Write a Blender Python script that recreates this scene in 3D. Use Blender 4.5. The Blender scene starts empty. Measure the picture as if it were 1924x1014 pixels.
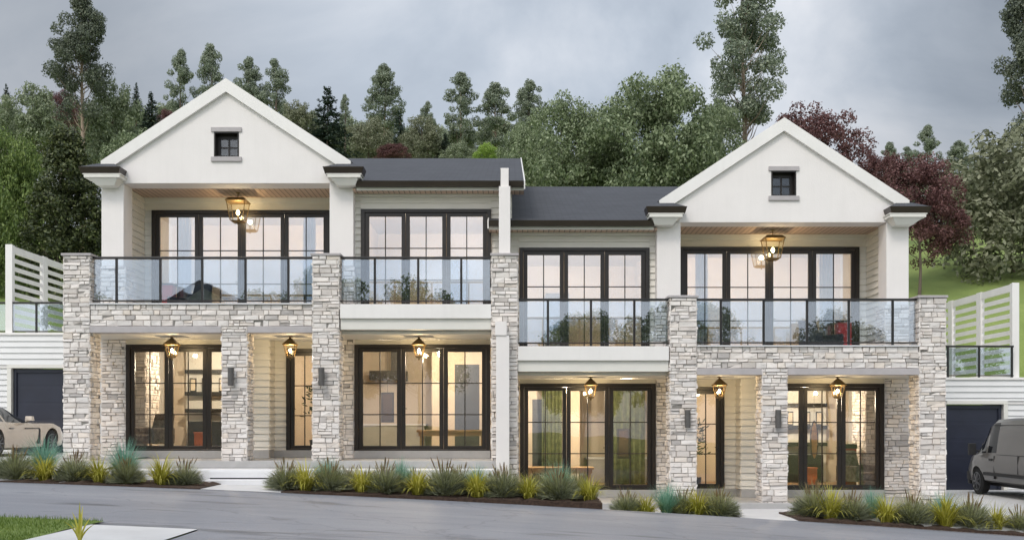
import bpy, bmesh, math, random
import numpy as np
from mathutils import Vector, Matrix
R = math.radians
SC = bpy.context.scene
COL = SC.collection
rnd = random.Random(11)
nrng = np.random.default_rng(5)

# ---------------------------------------------------------------- survey: metres from the picture's front plane (Y = 0, 24 m from the camera, 80 px per m)
D, S, VX, HY = 24.0, 80.0, 962.0, 800.0
def kk(Y): return (D + Y) / D
def PX(px, Y): return (px - VX) / S * kk(Y)
def PZ(py, Y): return (HY - py) / S * kk(Y)
AX = -0.175                       # axis of the party wall
DZ = -0.9875                      # the right house stands this much lower
FL = -0.8125                      # ground floor of the left house
def roadz(x):
    x = max(-45, min(45, x))
    return -1.60 - .0535 * x - (.001 * x * x if abs(x) < 12 else .001 * 12 * abs(x))

# ---------------------------------------------------------------- materials
def newmat(name):
    m = bpy.data.materials.new(name); m.use_nodes = True
    nt = m.node_tree
    return m, nt, nt.nodes['Principled BSDF'], nt.nodes['Material Output']
def N(nt, t, **kw):
    n = nt.nodes.new(t)
    for a, b in kw.items():
        if a.startswith('i_'): n.inputs[a[2:].replace('_', ' ')].default_value = b
        else: setattr(n, a, b)
    return n
def L(nt, a, b): nt.links.new(a, b)
def ramp(nt, stops, interp='LINEAR'):
    n = nt.nodes.new('ShaderNodeValToRGB'); cr = n.color_ramp; cr.interpolation = interp
    while len(cr.elements) < len(stops): cr.elements.new(.5)
    for e, (p, c) in zip(cr.elements, stops):
        e.position = p; e.color = (c[0], c[1], c[2], 1)
    return n
def coords(nt, scale=(1, 1, 1)):
    tc = N(nt, 'ShaderNodeTexCoord'); mp = N(nt, 'ShaderNodeMapping')
    mp.inputs['Scale'].default_value = scale
    L(nt, tc.outputs['Object'], mp.inputs['Vector'])
    return mp.outputs['Vector']
def bump(nt, bsdf, height, strength=.3, dist=.01):
    b = N(nt, 'ShaderNodeBump'); b.inputs['Strength'].default_value = strength; b.inputs['Distance'].default_value = dist
    L(nt, height, b.inputs['Height']); L(nt, b.outputs['Normal'], bsdf.inputs['Normal'])
def simple(name, col, rough=.6, var=.12, scale=2.0, bscale=0, bstr=.25, metal=0, stretch=(1, 1, 1), coat=0, spec=.5, streak=0):
    m, nt, b, o = newmat(name)
    v = coords(nt, stretch)
    nz = N(nt, 'ShaderNodeTexNoise', i_Scale=scale, i_Detail=6.0, i_Roughness=.6); L(nt, v, nz.inputs['Vector'])
    lo = [c * (1 - var) for c in col]; hi = [min(1, c * (1 + var * .6)) for c in col]
    r = ramp(nt, [(.3, lo), (.7, hi)]); L(nt, nz.outputs['Fac'], r.inputs['Fac'])
    if streak:
        n3 = N(nt, 'ShaderNodeTexNoise', i_Scale=3.0, i_Detail=5.0, i_Roughness=.6); L(nt, coords(nt, (2.2, 2.2, .16)), n3.inputs['Vector'])
        r3 = ramp(nt, [(.32, (1 - streak, 1 - streak, 1 - streak * 1.1)), (.52, (1, 1, 1))]); L(nt, n3.outputs['Fac'], r3.inputs['Fac'])
        mx = N(nt, 'ShaderNodeMix', data_type='RGBA', blend_type='MULTIPLY'); mx.inputs[0].default_value = 1
        L(nt, r.outputs['Color'], mx.inputs[6]); L(nt, r3.outputs['Color'], mx.inputs[7]); L(nt, mx.outputs[2], b.inputs['Base Color'])
    else: L(nt, r.outputs['Color'], b.inputs['Base Color'])
    b.inputs['Roughness'].default_value = rough; b.inputs['Metallic'].default_value = metal
    b.inputs['Coat Weight'].default_value = coat; b.inputs['Specular IOR Level'].default_value = spec
    if bscale:
        n2 = N(nt, 'ShaderNodeTexNoise', i_Scale=bscale, i_Detail=4.0); L(nt, v, n2.inputs['Vector'])
        bump(nt, b, n2.outputs['Fac'], bstr, .01)
    return m
M = {}
M['render'] = simple('white_render', (.84, .80, .775), .85, .035, 1.2, 38, .35, streak=.018)
M['paint'] = simple('white_paint', (.84, .815, .785), .5, .04, 1.5, 12, .05, streak=.025)
M['trim'] = simple('cream_trim', (.76, .74, .68), .55, .05, 2, 14, .05)
M['siding'] = simple('cream_siding', (.80, .765, .69), .6, .07, 1.4, 0, 0, stretch=(1, 1, 6))
M['siding_white'] = simple('white_siding', (.76, .76, .75), .6, .05, 1.4)
M['frame'] = simple('dark_bronze_frame', (.018, .013, .010), .38, .25, 3)
M['gutter'] = simple('brown_gutter', (.028, .019, .014), .35, .2, 2)
M['lintel'] = simple('grey_lintel', (.46, .43, .43), .8, .1, 4, 50, .3)
M['plinth'] = simple('grey_plinth', (.42, .41, .40), .8, .12, 3, 40, .3)
M['concrete'] = simple('pale_concrete', (.60, .60, .60), .8, .12, 1.1, 60, .25)
M['whitestone'] = simple('white_terrace_stone', (.74, .74, .75), .7, .07, 1.7, 50, .2)
M['black'] = simple('black_metal', (.015, .014, .014), .35, .3, 5)
M['brass'] = simple('aged_brass', (.30, .20, .085), .4, .3, 12, metal=.85)
M['sconce'] = simple('grey_sconce_metal', (.10, .095, .09), .5, .2, 8)
M['garage'] = simple('navy_garage_door', (.018, .022, .040), .45, .2, 1.5)
M['soil'] = simple('brown_mulch', (.06, .036, .024), .95, .6, 18, 30, 1.0)
M['inwall'] = simple('warm_interior_wall', (.64, .55, .44), .8, .08, 1)
M['inwhite'] = simple('interior_ceiling_paint', (.72, .66, .57), .8, .05, 1)
M['infloor'] = simple('oak_floor', (.30, .19, .10), .4, .3, 2, stretch=(1, 8, 1))
M['bark'] = simple('tree_bark', (.20, .155, .12), .9, .35, 3, 10, .8, stretch=(1, 1, .25))
M['palebark'] = simple('pale_gum_bark', (.34, .26, .20), .9, .35, 2, 8, .5, stretch=(1, 1, .25))
M['tyre'] = simple('tyre_rubber', (.014, .014, .014), .8, .2, 6)
M['rim'] = simple('alloy_rim', (.16, .16, .165), .35, .1, 4, metal=.9)
M['carpaint'] = simple('champagne_car_paint', (.52, .44, .35), .22, .03, 2, metal=.6, coat=1)
M['vanpaint'] = simple('grey_van_paint', (.15, .14, .13), .3, .05, 2, metal=.2, coat=.8)
M['carglass'] = simple('tinted_car_glass', (.012, .014, .016), .05, .1, 2, coat=.15, spec=.35)
M['plastic'] = simple('black_plastic', (.02, .02, .021), .6, .2, 4)
M['redpaint'] = simple('red_lacquer', (.38, .025, .03), .4, .1, 3)
M['darkcloth'] = simple('charcoal_cloth', (.035, .038, .045), .9, .3, 20, 60, .4)
M['patcloth'] = simple('grey_patterned_cloth', (.20, .17, .15), .9, .8, 9, 40, .4)
M['wood'] = simple('light_wood', (.42, .27, .14), .5, .25, 2, stretch=(1, 10, 10))
M['darkpanel'] = simple('dark_grey_panel', (.045, .05, .06), .5, .3, 2)
M['orange'] = simple('terracotta_paint', (.40, .12, .05), .6, .15, 5)
M['cushion'] = simple('cream_cushion', (.62, .54, .42), .9, .1, 6, 50, .2)

# ledge stone: every stone an island with a tone of its own
m, nt, b, o = newmat('stacked_ledgestone')
g = N(nt, 'ShaderNodeNewGeometry')
r = ramp(nt, [(0, (.48, .45, .43)), (.10, (.70, .645, .60)), (.26, (.82, .755, .70)), (.42, (.86, .81, .765)), (.56, (.74, .70, .67)), (.72, (.86, .805, .755)), (.87, (.80, .715, .63)), (1, (.58, .545, .525))])
L(nt, g.outputs['Random Per Island'], r.inputs['Fac'])
v = coords(nt, (1.6, 1.6, 9))
nz = N(nt, 'ShaderNodeTexNoise', i_Scale=4.0, i_Detail=8.0, i_Roughness=.68); L(nt, v, nz.inputs['Vector'])
r2 = ramp(nt, [(.30, (.42, .41, .41)), (.385, (.85, .85, .85)), (.45, (1, 1, 1))]); L(nt, nz.outputs['Fac'], r2.inputs['Fac'])
mx = N(nt, 'ShaderNodeMix', data_type='RGBA', blend_type='MULTIPLY'); mx.inputs[0].default_value = 1
L(nt, r.outputs['Color'], mx.inputs[6]); L(nt, r2.outputs['Color'], mx.inputs[7]); L(nt, mx.outputs[2], b.inputs['Base Color'])
b.inputs['Roughness'].default_value = .9
n2 = N(nt, 'ShaderNodeTexNoise', i_Scale=16.0, i_Detail=8.0, i_Roughness=.7); L(nt, v, n2.inputs['Vector'])
bump(nt, b, n2.outputs['Fac'], .55, .015); M['stone'] = m
M['mortar'] = simple('dark_joint', (.25, .235, .215), .95, .2, 20)

# shingle roof
m, nt, b, o = newmat('slate_grey_shingles')
v = coords(nt, (1, 1, 1))
br = N(nt, 'ShaderNodeTexBrick', i_Scale=1.0); br.inputs['Mortar Size'].default_value = .012
br.inputs['Brick Width'].default_value = .32; br.inputs['Row Height'].default_value = .16
br.inputs['Color1'].default_value = (.050, .054, .064, 1); br.inputs['Color2'].default_value = (.068, .072, .084, 1); br.inputs['Mortar'].default_value = (.036, .038, .045, 1)
L(nt, v, br.inputs['Vector'])
nz = N(nt, 'ShaderNodeTexNoise', i_Scale=.8, i_Detail=6.0); L(nt, v, nz.inputs['Vector'])
r2 = ramp(nt, [(.3, (.8, .8, .8)), (.7, (1.0, 1.0, 1.0))]); L(nt, nz.outputs['Fac'], r2.inputs['Fac'])
mx = N(nt, 'ShaderNodeMix', data_type='RGBA', blend_type='MULTIPLY'); mx.inputs[0].default_value = 1
L(nt, br.outputs['Color'], mx.inputs[6]); L(nt, r2.outputs['Color'], mx.inputs[7]); L(nt, mx.outputs[2], b.inputs['Base Color'])
b.inputs['Roughness'].default_value = .75
bump(nt, b, br.outputs['Fac'], -.5, .01); M['roof'] = m

# soffit boards: grooves running front to back
m, nt, b, o = newmat('brown_soffit_boards')
v = coords(nt, (1, 1, 1))
sx = N(nt, 'ShaderNodeSeparateXYZ'); L(nt, v, sx.inputs[0])
f1 = N(nt, 'ShaderNodeMath', operation='MULTIPLY'); f1.inputs[1].default_value = 7.5; L(nt, sx.outputs['X'], f1.inputs[0])
f2 = N(nt, 'ShaderNodeMath', operation='FRACT'); L(nt, f1.outputs[0], f2.inputs[0])
r = ramp(nt, [(0, (.10, .055, .035)), (.10, (.13, .075, .05)), (.16, (.56, .40, .30)), (1, (.62, .45, .34))]); L(nt, f2.outputs[0], r.inputs['Fac'])
L(nt, r.outputs['Color'], b.inputs['Base Color']); b.inputs['Roughness'].default_value = .5; M['soffit'] = m

# asphalt with patches, tyre smears and cracks
m, nt, b, o = newmat('grey_asphalt')
v = coords(nt, (1, 1, 1)); v2 = coords(nt, (.22, .9, 1))
n1 = N(nt, 'ShaderNodeTexNoise', i_Scale=.7, i_Detail=9.0, i_Roughness=.68); L(nt, v2, n1.inputs['Vector'])
r1 = ramp(nt, [(.25, (.215, .225, .256)), (.5, (.285, .297, .335)), (.75, (.35, .362, .40))]); L(nt, n1.outputs['Fac'], r1.inputs['Fac'])
n2 = N(nt, 'ShaderNodeTexNoise', i_Scale=70.0, i_Detail=4.0, i_Roughness=.8); L(nt, v, n2.inputs['Vector'])
r2 = ramp(nt, [(.3, (.42, .42, .42)), (.7, (1.0, 1.0, 1.0))]); L(nt, n2.outputs['Fac'], r2.inputs['Fac'])
n3 = N(nt, 'ShaderNodeTexNoise', i_Scale=.9, i_Detail=3.0, i_Roughness=.5); v3 = coords(nt, (.45, 1.6, 1)); L(nt, v3, n3.inputs['Vector'])
r3 = ramp(nt, [(.31, (.45, .45, .45)), (.40, (1, 1, 1))]); L(nt, n3.outputs['Fac'], r3.inputs['Fac'])
ma = N(nt, 'ShaderNodeMix', data_type='RGBA', blend_type='MULTIPLY'); ma.inputs[0].default_value = .8
mb_ = N(nt, 'ShaderNodeMix', data_type='RGBA', blend_type='MULTIPLY'); mb_.inputs[0].default_value = .8
L(nt, r1.outputs['Color'], ma.inputs[6]); L(nt, r2.outputs['Color'], ma.inputs[7])
L(nt, ma.outputs[2], mb_.inputs[6]); L(nt, r3.outputs['Color'], mb_.inputs[7]); # a web of hairline cracks
wn = N(nt, 'ShaderNodeTexNoise', i_Scale=1.4, i_Detail=4.0); L(nt, v, wn.inputs['Vector'])
wv = N(nt, 'ShaderNodeVectorMath', operation='MULTIPLY_ADD'); wv.inputs[1].default_value = (.9, .9, .9); L(nt, wn.outputs['Color'], wv.inputs[0]); L(nt, v, wv.inputs[2])
vo = N(nt, 'ShaderNodeTexVoronoi', feature='DISTANCE_TO_EDGE', i_Scale=.34); L(nt, wv.outputs[0], vo.inputs['Vector'])
rc = ramp(nt, [(.0, (.45, .45, .45)), (.012, (1, 1, 1))]); L(nt, vo.outputs['Distance'], rc.inputs['Fac'])
mc = N(nt, 'ShaderNodeMix', data_type='RGBA', blend_type='MULTIPLY'); mc.inputs[0].default_value = .45
L(nt, mb_.outputs[2], mc.inputs[6]); L(nt, rc.outputs['Color'], mc.inputs[7]); L(nt, mc.outputs[2], b.inputs['Base Color'])
b.inputs['Roughness'].default_value = .62
bump(nt, b, n2.outputs['Fac'], .5, .01); M['asphalt'] = m

# lawn / hill grass
def grassmat(name, a, c):
    m, nt, b, o = newmat(name)
    v = coords(nt)
    n1 = N(nt, 'ShaderNodeTexNoise', i_Scale=.35, i_Detail=8.0, i_Roughness=.65); L(nt, v, n1.inputs['Vector'])
    r1 = ramp(nt, [(.3, a), (.7, c)]); L(nt, n1.outputs['Fac'], r1.inputs['Fac']); L(nt, r1.outputs['Color'], b.inputs['Base Color'])
    n2 = N(nt, 'ShaderNodeTexNoise', i_Scale=22.0, i_Detail=5.0); L(nt, v, n2.inputs['Vector']); bump(nt, b, n2.outputs['Fac'], .9, .05)
    b.inputs['Roughness'].default_value = .9
    return m
M['grass'] = grassmat('hill_grass', (.15, .215, .05), (.29, .36, .10))

# glass: thin panes, part mirror and part clear
def glassmat(name, tint, base, edge):
    m, nt, b, o = newmat(name); nt.nodes.remove(b)
    tr = N(nt, 'ShaderNodeBsdfTransparent'); tr.inputs['Color'].default_value = (*tint, 1)
    gl = N(nt, 'ShaderNodeBsdfGlossy'); gl.inputs['Roughness'].default_value = .0; gl.inputs['Color'].default_value = (.95, .97, 1, 1)
    lw = N(nt, 'ShaderNodeLayerWeight'); lw.inputs['Blend'].default_value = .2
    mr = N(nt, 'ShaderNodeMapRange'); mr.inputs['To Min'].default_value = base; mr.inputs['To Max'].default_value = edge
    L(nt, lw.outputs['Fresnel'], mr.inputs['Value'])
    mx = N(nt, 'ShaderNodeMixShader'); L(nt, mr.outputs['Result'], mx.inputs['Fac']); L(nt, tr.outputs[0], mx.inputs[1]); L(nt, gl.outputs[0], mx.inputs[2])
    L(nt, mx.outputs[0], o.inputs['Surface'])
    nz = N(nt, 'ShaderNodeTexNoise', i_Scale=.7, i_Detail=1.0); L(nt, coords(nt), nz.inputs['Vector'])
    bp = N(nt, 'ShaderNodeBump'); bp.inputs['Strength'].default_value = .05; bp.inputs['Distance'].default_value = .05
    L(nt, nz.outputs['Fac'], bp.inputs['Height']); L(nt, bp.outputs['Normal'], gl.inputs['Normal'])
    return m
M['glass'] = glassmat('window_glass', (.93, .94, .94), .05, .75)
M['coated'] = glassmat('coated_window_glass', (.90, .90, .91), .29, .8)
M['railglass'] = glassmat('balustrade_glass', (.82, .88, .935), .17, .8)
M['lampglass'] = glassmat('lantern_glass', (.97, .95, .90), .04, .5)
def emit(name, col, s):
    m, nt, b, o = newmat(name)
    b.inputs['Base Color'].default_value = (*col, 1); b.inputs['Emission Color'].default_value = (*col, 1); b.inputs['Emission Strength'].default_value = s
    return m
M['bulb'] = emit('lit_bulb', (1, .80, .42), 40)

def leafmat(name, cols, trans=.33, rough=.5, noise_scale=.6):
    m, nt, b, o = newmat(name)
    g = N(nt, 'ShaderNodeNewGeometry')
    r = ramp(nt, [(i / (len(cols) - 1), c) for i, c in enumerate(cols)])
    nz = N(nt, 'ShaderNodeTexNoise', i_Scale=noise_scale, i_Detail=2.0); L(nt, coords(nt), nz.inputs['Vector'])
    ad = N(nt, 'ShaderNodeMath', operation='MULTIPLY_ADD'); ad.inputs[1].default_value = 1.2; ad.inputs[2].default_value = -.6
    L(nt, nz.outputs['Fac'], ad.inputs[0])
    a2 = N(nt, 'ShaderNodeMath', operation='ADD'); a2.use_clamp = True; L(nt, ad.outputs[0], a2.inputs[0]); L(nt, g.outputs['Random Per Island'], a2.inputs[1])
    L(nt, a2.outputs[0], r.inputs['Fac']); L(nt, r.outputs['Color'], b.inputs['Base Color'])
    b.inputs['Roughness'].default_value = rough; b.inputs['Specular IOR Level'].default_value = .35
    tl = N(nt, 'ShaderNodeBsdfTranslucent'); L(nt, r.outputs['Color'], tl.inputs['Color'])
    mx = N(nt, 'ShaderNodeMixShader'); mx.inputs[0].default_value = trans
    L(nt, b.outputs[0], mx.inputs[1]); L(nt, tl.outputs[0], mx.inputs[2]); L(nt, mx.outputs[0], o.inputs['Surface'])
    return m
M['l_gum'] = leafmat('gum_leaves', [(0.166, 0.206, 0.151), (0.266, 0.311, 0.222), (0.399, 0.433, 0.312)])
M['l_gumdark'] = leafmat('dark_gum_leaves', [(0.081, 0.100, 0.073), (0.149, 0.175, 0.126), (0.267, 0.289, 0.209)])
M['l_fir'] = leafmat('fir_needles', [(0.022, 0.041, 0.030), (0.041, 0.068, 0.046), (0.068, 0.101, 0.068)], .1)
M['l_green'] = leafmat('green_leaves', [(.10, .14, .07), (.235, .29, .15), (.44, .50, .32)])
M['l_magnolia'] = leafmat('dark_glossy_leaves', [(.028, .042, .016), (.065, .085, .030), (.17, .19, .075)], .2, .4)
M['l_bright'] = leafmat('bright_leaves', [(.08, .125, .035), (.16, .23, .06), (.31, .39, .12)])
M['l_olive'] = leafmat('olive_leaves', [(.13, .145, .085), (.24, .255, .155), (.40, .41, .28)])
M['l_grey'] = leafmat('grey_green_leaves', [(0.160, 0.201, 0.121), (0.267, 0.311, 0.191), (0.406, 0.444, 0.292)])
M['l_lime'] = leafmat('lime_leaves', [(0.210, 0.330, 0.060), (0.315, 0.450, 0.090), (0.450, 0.570, 0.150)])
M['l_red'] = leafmat('maroon_leaves', [(.092, .040, .040), (.165, .075, .071), (.30, .165, .155)])
M['g_yellow'] = leafmat('yellow_grass_blades', [(.28, .27, .03), (.46, .44, .06), (.62, .57, .14)], .3, .5, 2)
M['g_teal'] = leafmat('blue_green_blades', [(.12, .29, .21), (.22, .43, .33), (.36, .57, .46)], .3, .5, 2)
M['g_dark'] = leafmat('grey_green_bush_leaves', [(0.120, 0.132, 0.086), (0.240, 0.262, 0.167), (0.432, 0.454, 0.299)], .25, .5, 2)
M['g_fan'] = leafmat('olive_grass_fan', [(0.190, 0.209, 0.080), (0.336, 0.358, 0.165), (0.493, 0.506, 0.270)], .3, .5, 2)
M['g_stalk'] = leafmat('brown_seed_heads', [(.13, .08, .04), (.20, .14, .07), (.28, .20, .10)], .2, .6, 2)
M['g_lawn'] = leafmat('lawn_blades', [(.10, .165, .03), (.17, .25, .05), (.26, .34, .09)], .3, .5, 2)

# ---------------------------------------------------------------- mesh collecting
class MB:
    def __init__(s): s.v = []; s.f = []; s.mi = []; s.smooth = False
    def add(s, vs, fs, mi=0):
        n = len(s.v); s.v += [tuple(p) for p in vs]
        for f in fs: s.f.append([n + i for i in f]); s.mi.append(mi)
    def box(s, x0, x1, y0, y1, z0, z1, mi=0):
        x0, x1 = min(x0, x1), max(x0, x1); y0, y1 = min(y0, y1), max(y0, y1); z0, z1 = min(z0, z1), max(z0, z1)
        s.add([(x0, y0, z0), (x1, y0, z0), (x1, y1, z0), (x0, y1, z0), (x0, y0, z1), (x1, y0, z1), (x1, y1, z1), (x0, y1, z1)],
              [(0, 3, 2, 1), (4, 5, 6, 7), (0, 1, 5, 4), (1, 2, 6, 5), (2, 3, 7, 6), (3, 0, 4, 7)], mi)
    def frustum(s, b, t, mi=0):          # b, t = (x0, x1, y0, y1, z)
        q = lambda r: [(r[0], r[2], r[4]), (r[1], r[2], r[4]), (r[1], r[3], r[4]), (r[0], r[3], r[4])]
        s.add(q(b) + q(t), [(0, 3, 2, 1), (4, 5, 6, 7), (0, 1, 5, 4), (1, 2, 6, 5), (2, 3, 7, 6), (3, 0, 4, 7)], mi)
    def prism(s, poly, y0, y1, mi=0):    # poly of (x, z), counter-clockwise seen from -Y
        n = len(poly)
        s.add([(x, y0, z) for x, z in poly] + [(x, y1, z) for x, z in poly],
              [tuple(range(n)), tuple(range(2 * n - 1, n - 1, -1))] + [(i + n, (i + 1) % n + n, (i + 1) % n, i) for i in range(n)], mi)
    def prismx(s, poly, x0, x1, mi=0):   # poly of (y, z)
        n = len(poly)
        s.add([(x0, y, z) for y, z in poly] + [(x1, y, z) for y, z in poly],
              [tuple(range(n - 1, -1, -1)), tuple(range(n, 2 * n))] + [(i, (i + 1) % n, (i + 1) % n + n, i + n) for i in range(n)], mi)
    def quad(s, a, b, c, d, mi=0): s.add([a, b, c, d], [(0, 1, 2, 3)], mi)
    def tube(s, pts, rads, seg=8, mi=0, cap=True):
        pts = [Vector(p) for p in pts]; rings = []
        for i, p in enumerate(pts):
            t = (pts[min(i + 1, len(pts) - 1)] - pts[max(i - 1, 0)]).normalized()
            a = t.orthogonal().normalized() if abs(t.z) < .9 else Vector((1, 0, 0)).cross(t).normalized()
            bb = t.cross(a)
            rings.append([p + (a * math.cos(2 * math.pi * j / seg) + bb * math.sin(2 * math.pi * j / seg)) * rads[i] for j in range(seg)])
        vs = [q for r_ in rings for q in r_]; fs = []
        for i in range(len(pts) - 1):
            for j in range(seg):
                fs.append((i * seg + j, i * seg + (j + 1) % seg, (i + 1) * seg + (j + 1) % seg, (i + 1) * seg + j))
        if cap: fs += [tuple(range(seg - 1, -1, -1)), tuple(range((len(pts) - 1) * seg, len(pts) * seg))]
        s.add(vs, fs, mi)
    def lathe(s, c, prof, seg=12, mi=0):
        fs = []; vs = []
        for (r_, z) in prof:
            for j in range(seg): vs.append((c[0] + r_ * math.cos(2 * math.pi * j / seg), c[1] + r_ * math.sin(2 * math.pi * j / seg), c[2] + z))
        for i in range(len(prof) - 1):
            for j in range(seg): fs.append((i * seg + j, i * seg + (j + 1) % seg, (i + 1) * seg + (j + 1) % seg, (i + 1) * seg + j))
        fs += [tuple(range(seg - 1, -1, -1)), tuple(range((len(prof) - 1) * seg, len(prof) * seg))]
        s.add(vs, fs, mi)
    def build(s, name, mats, parent=None, xf=None, bevel=0, smooth=None):
        if not isinstance(mats, (list, tuple)): mats = [mats]
        off = origin(parent) if parent else Vector((0, 0, 0))
        flip = False; vs = s.v
        if xf: vs = [(AX + xf[0] * x, y, z + xf[1]) for x, y, z in vs]; flip = xf[0] < 0
        me = bpy.data.meshes.new(name)
        me.from_pydata([(x - off.x, y - off.y, z - off.z) for x, y, z in vs], [], [list(reversed(f)) for f in s.f] if flip else s.f)
        for mm in mats: me.materials.append(mm)
        me.polygons.foreach_set('material_index', s.mi)
        if smooth if smooth is not None else s.smooth: me.polygons.foreach_set('use_smooth', [True] * len(s.f))
        me.update()
        o = bpy.data.objects.new(name, me); COL.objects.link(o)
        if parent: o.parent = parent
        if bevel:
            bv = o.modifiers.new('bevel', 'BEVEL'); bv.width = bevel; bv.segments = 2; bv.limit_method = 'ANGLE'
        return o
def origin(o):
    v = Vector((0, 0, 0))
    while o: v += o.location; o = o.parent
    return v
def tag(o, label, cat, group=None, kind=None):
    o['label'] = label; o['category'] = cat
    if group: o['group'] = group
    if kind: o['kind'] = kind
    return o
def thing(name, label, cat, loc, group=None, rz=0):
    o = bpy.data.objects.new(name, None); COL.objects.link(o); o.location = loc; o.rotation_euler.z = rz
    o.empty_display_size = .3
    return tag(o, label, cat, group)
def copy_tree(o, parent=None):
    c = o.copy(); COL.objects.link(c)
    if parent: c.parent = parent
    for ch in [x for x in bpy.data.objects if x.parent == o]: copy_tree(ch, c)
    return c
def structure(o): o['kind'] = 'structure'; return o

# ---------------------------------------------------------------- cladding
def stone_face(mb, org, u, n, length, z0, z1):
    """courses of split stones standing off the face through org, along u, facing n"""
    org, u, n = Vector(org), Vector(u), Vector(n)
    flip = u.cross(Vector((0, 0, 1))).dot(n) < 0
    z = z0
    def stone(a, b, za, zb):
        g = .004; p = rnd.uniform(.006, .048); j = lambda q=.006: rnd.uniform(-q, q)
        base = [(a + g, za + g), (b - g, za + g), (b - g, zb - g), (a + g, zb - g)]
        ins = min(.02, (zb - za) * .2)
        fr = [(a + g + ins * rnd.random(), za + g + ins * rnd.random()), (b - g - ins * rnd.random(), za + g + ins * rnd.random()), (b - g - ins * rnd.random(), zb - g - ins * rnd.random()), (a + g + ins * rnd.random(), zb - g - ins * rnd.random())]
        vs = [org + u * x + Vector((0, 0, zz - org.z)) for x, zz in base] + [org + u * x + Vector((0, 0, zz - org.z)) + n * (p + j(.014)) for x, zz in fr]
        fs = [(4, 5, 6, 7), (0, 1, 5, 4), (1, 2, 6, 5), (2, 3, 7, 6), (3, 0, 4, 7)]
        if flip: fs = [tuple(reversed(f)) for f in fs]
        mb.add(vs, fs, 0)
    while z < z1 - .02:
        h = rnd.choice([.07, .085, .10, .12, .14])
        if z1 - (z + h) < .05: h = z1 - z
        x = -rnd.uniform(0, .2)
        while x < length - .001:
            w = rnd.uniform(.12, .36)
            if length - (x + w) < .10: w = length - x
            a = max(0, x); b_ = min(length, x + w)
            if b_ - a > .02:
                if h > .12 and rnd.random() < .3:
                    q = z + h * rnd.uniform(.4, .6); stone(a, b_, z, q)
                    m_ = a + (b_ - a) * rnd.uniform(.35, .65)
                    if b_ - a > .25: stone(a, m_, q, z + h); stone(m_, b_, q, z + h)
                    else: stone(a, b_, q, z + h)
                else: stone(a, b_, z, z + h)
            x += w
        z += h
def stone_block(x0, x1, y0, y1, z0, z1, sides='f'):
    """core plus stone faces: f front (-Y), l low x, r high x, b back"""
    mb = MB(); i = .03
    mb.box(x0 + i, x1 - i, y0 + i, y1 - (i if 'b' in sides else 0), z0, z1, 1)
    if 'f' in sides: stone_face(mb, (x0, y0 + i, z0), (1, 0, 0), (0, -1, 0), x1 - x0, z0, z1)
    if 'r' in sides: stone_face(mb, (x1 - i, y0, z0), (0, 1, 0), (1, 0, 0), y1 - y0, z0, z1)
    if 'l' in sides: stone_face(mb, (x0 + i, y0, z0), (0, 1, 0), (-1, 0, 0), y1 - y0, z0, z1)
    if 'b' in sides: stone_face(mb, (x0, y1 - i, z0), (1, 0, 0), (0, 1, 0), x1 - x0, z0, z1)
    return mb
def lap(mb, org, u, n, length, z0, z1, pitch=.17):
    org, u, n = Vector(org), Vector(u), Vector(n); z = z1; flip = u.cross(Vector((0, 0, 1))).dot(n) < 0
    while z > z0 + .01:
        zb = max(z0, z - pitch)
        a = org + Vector((0, 0, zb - org.z)); t = org + Vector((0, 0, z - org.z))
        P = [a + n * .042, a + u * length + n * .042, t + u * length + n * .004, t + n * .004, a, a + u * length, t, t + u * length]
        fs = [(0, 1, 2, 3), (4, 5, 1, 0), (4, 0, 3, 6), (5, 7, 2, 1)]
        if flip: fs = [tuple(reversed(f)) for f in fs]
        mb.add(P, fs); z = zb
# ---------------------------------------------------------------- glazed units
def glazed(xf, root, name, u0, u1, z0, z1, Y, leaves, cols=2, rows=3, gm='glass'):
    f = MB(); o = .105
    f.box(u0, u0 + o, Y - .07, Y + .10, z0, z1); f.box(u1 - o, u1, Y - .07, Y + .10, z0, z1)
    f.box(u0 + o, u1 - o, Y - .07, Y + .10, z1 - .09, z1); f.box(u0 + o, u1 - o, Y - .07, Y + .10, z0, z0 + .035)
    fo = f.build(name, M['frame'], root, xf, bevel=.006)
    a0, a1 = u0 + o, u1 - o; w = (a1 - a0) / leaves; b0, b1 = z0 + .035, z1 - .09; st = .104
    pn = MB()
    for i in range(leaves):
        l0, l1 = a0 + w * i + .003, a0 + w * (i + 1) - .003
        q = MB()
        q.box(l0, l0 + st, Y - .035, Y + .03, b0 + .003, b1 - .003); q.box(l1 - st, l1, Y - .035, Y + .03, b0 + .003, b1 - .003)
        q.box(l0 + st, l1 - st, Y - .032, Y + .027, b0 + .003, b0 + .085); q.box(l0 + st, l1 - st, Y - .032, Y + .027, b1 - .095, b1 - .003)
        g0, g1, h0, h1 = l0 + st, l1 - st, b0 + .085, b1 - .095
        for c in range(1, cols):
            x = g0 + (g1 - g0) * c / cols; q.box(x - .013, x + .013, Y - .018, Y + .018, h0, h1)
        for r_ in range(1, rows):
            z = h0 + (h1 - h0) * r_ / rows; q.box(g0, g1, Y - .016, Y + .016, z - .013, z + .013)
        q.build('door_leaf', M['frame'], fo, xf, bevel=.004)
        pn.box(g0 - .005, g1 + .005, Y - .003, Y + .003, h0 - .005, h1 + .005)
        hd = MB(); hx = l1 - st * .5 if i < leaves / 2 else l0 + st * .5
        hd.box(hx - .014, hx + .014, Y - .055, Y - .036, z0 + .92, z0 + 1.14); hd.tube([(hx, Y - .055, z0 + 1.06), (hx, Y - .095, z0 + 1.06), (hx + .10 * (1 if i >= leaves / 2 else -1), Y - .095, z0 + 1.06)], [.009] * 3, 6)
        if i == leaves // 2: hd.build('handle', M['black'], fo, xf)
    pn.build('pane', M[gm], fo, xf)
    return fo

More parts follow.
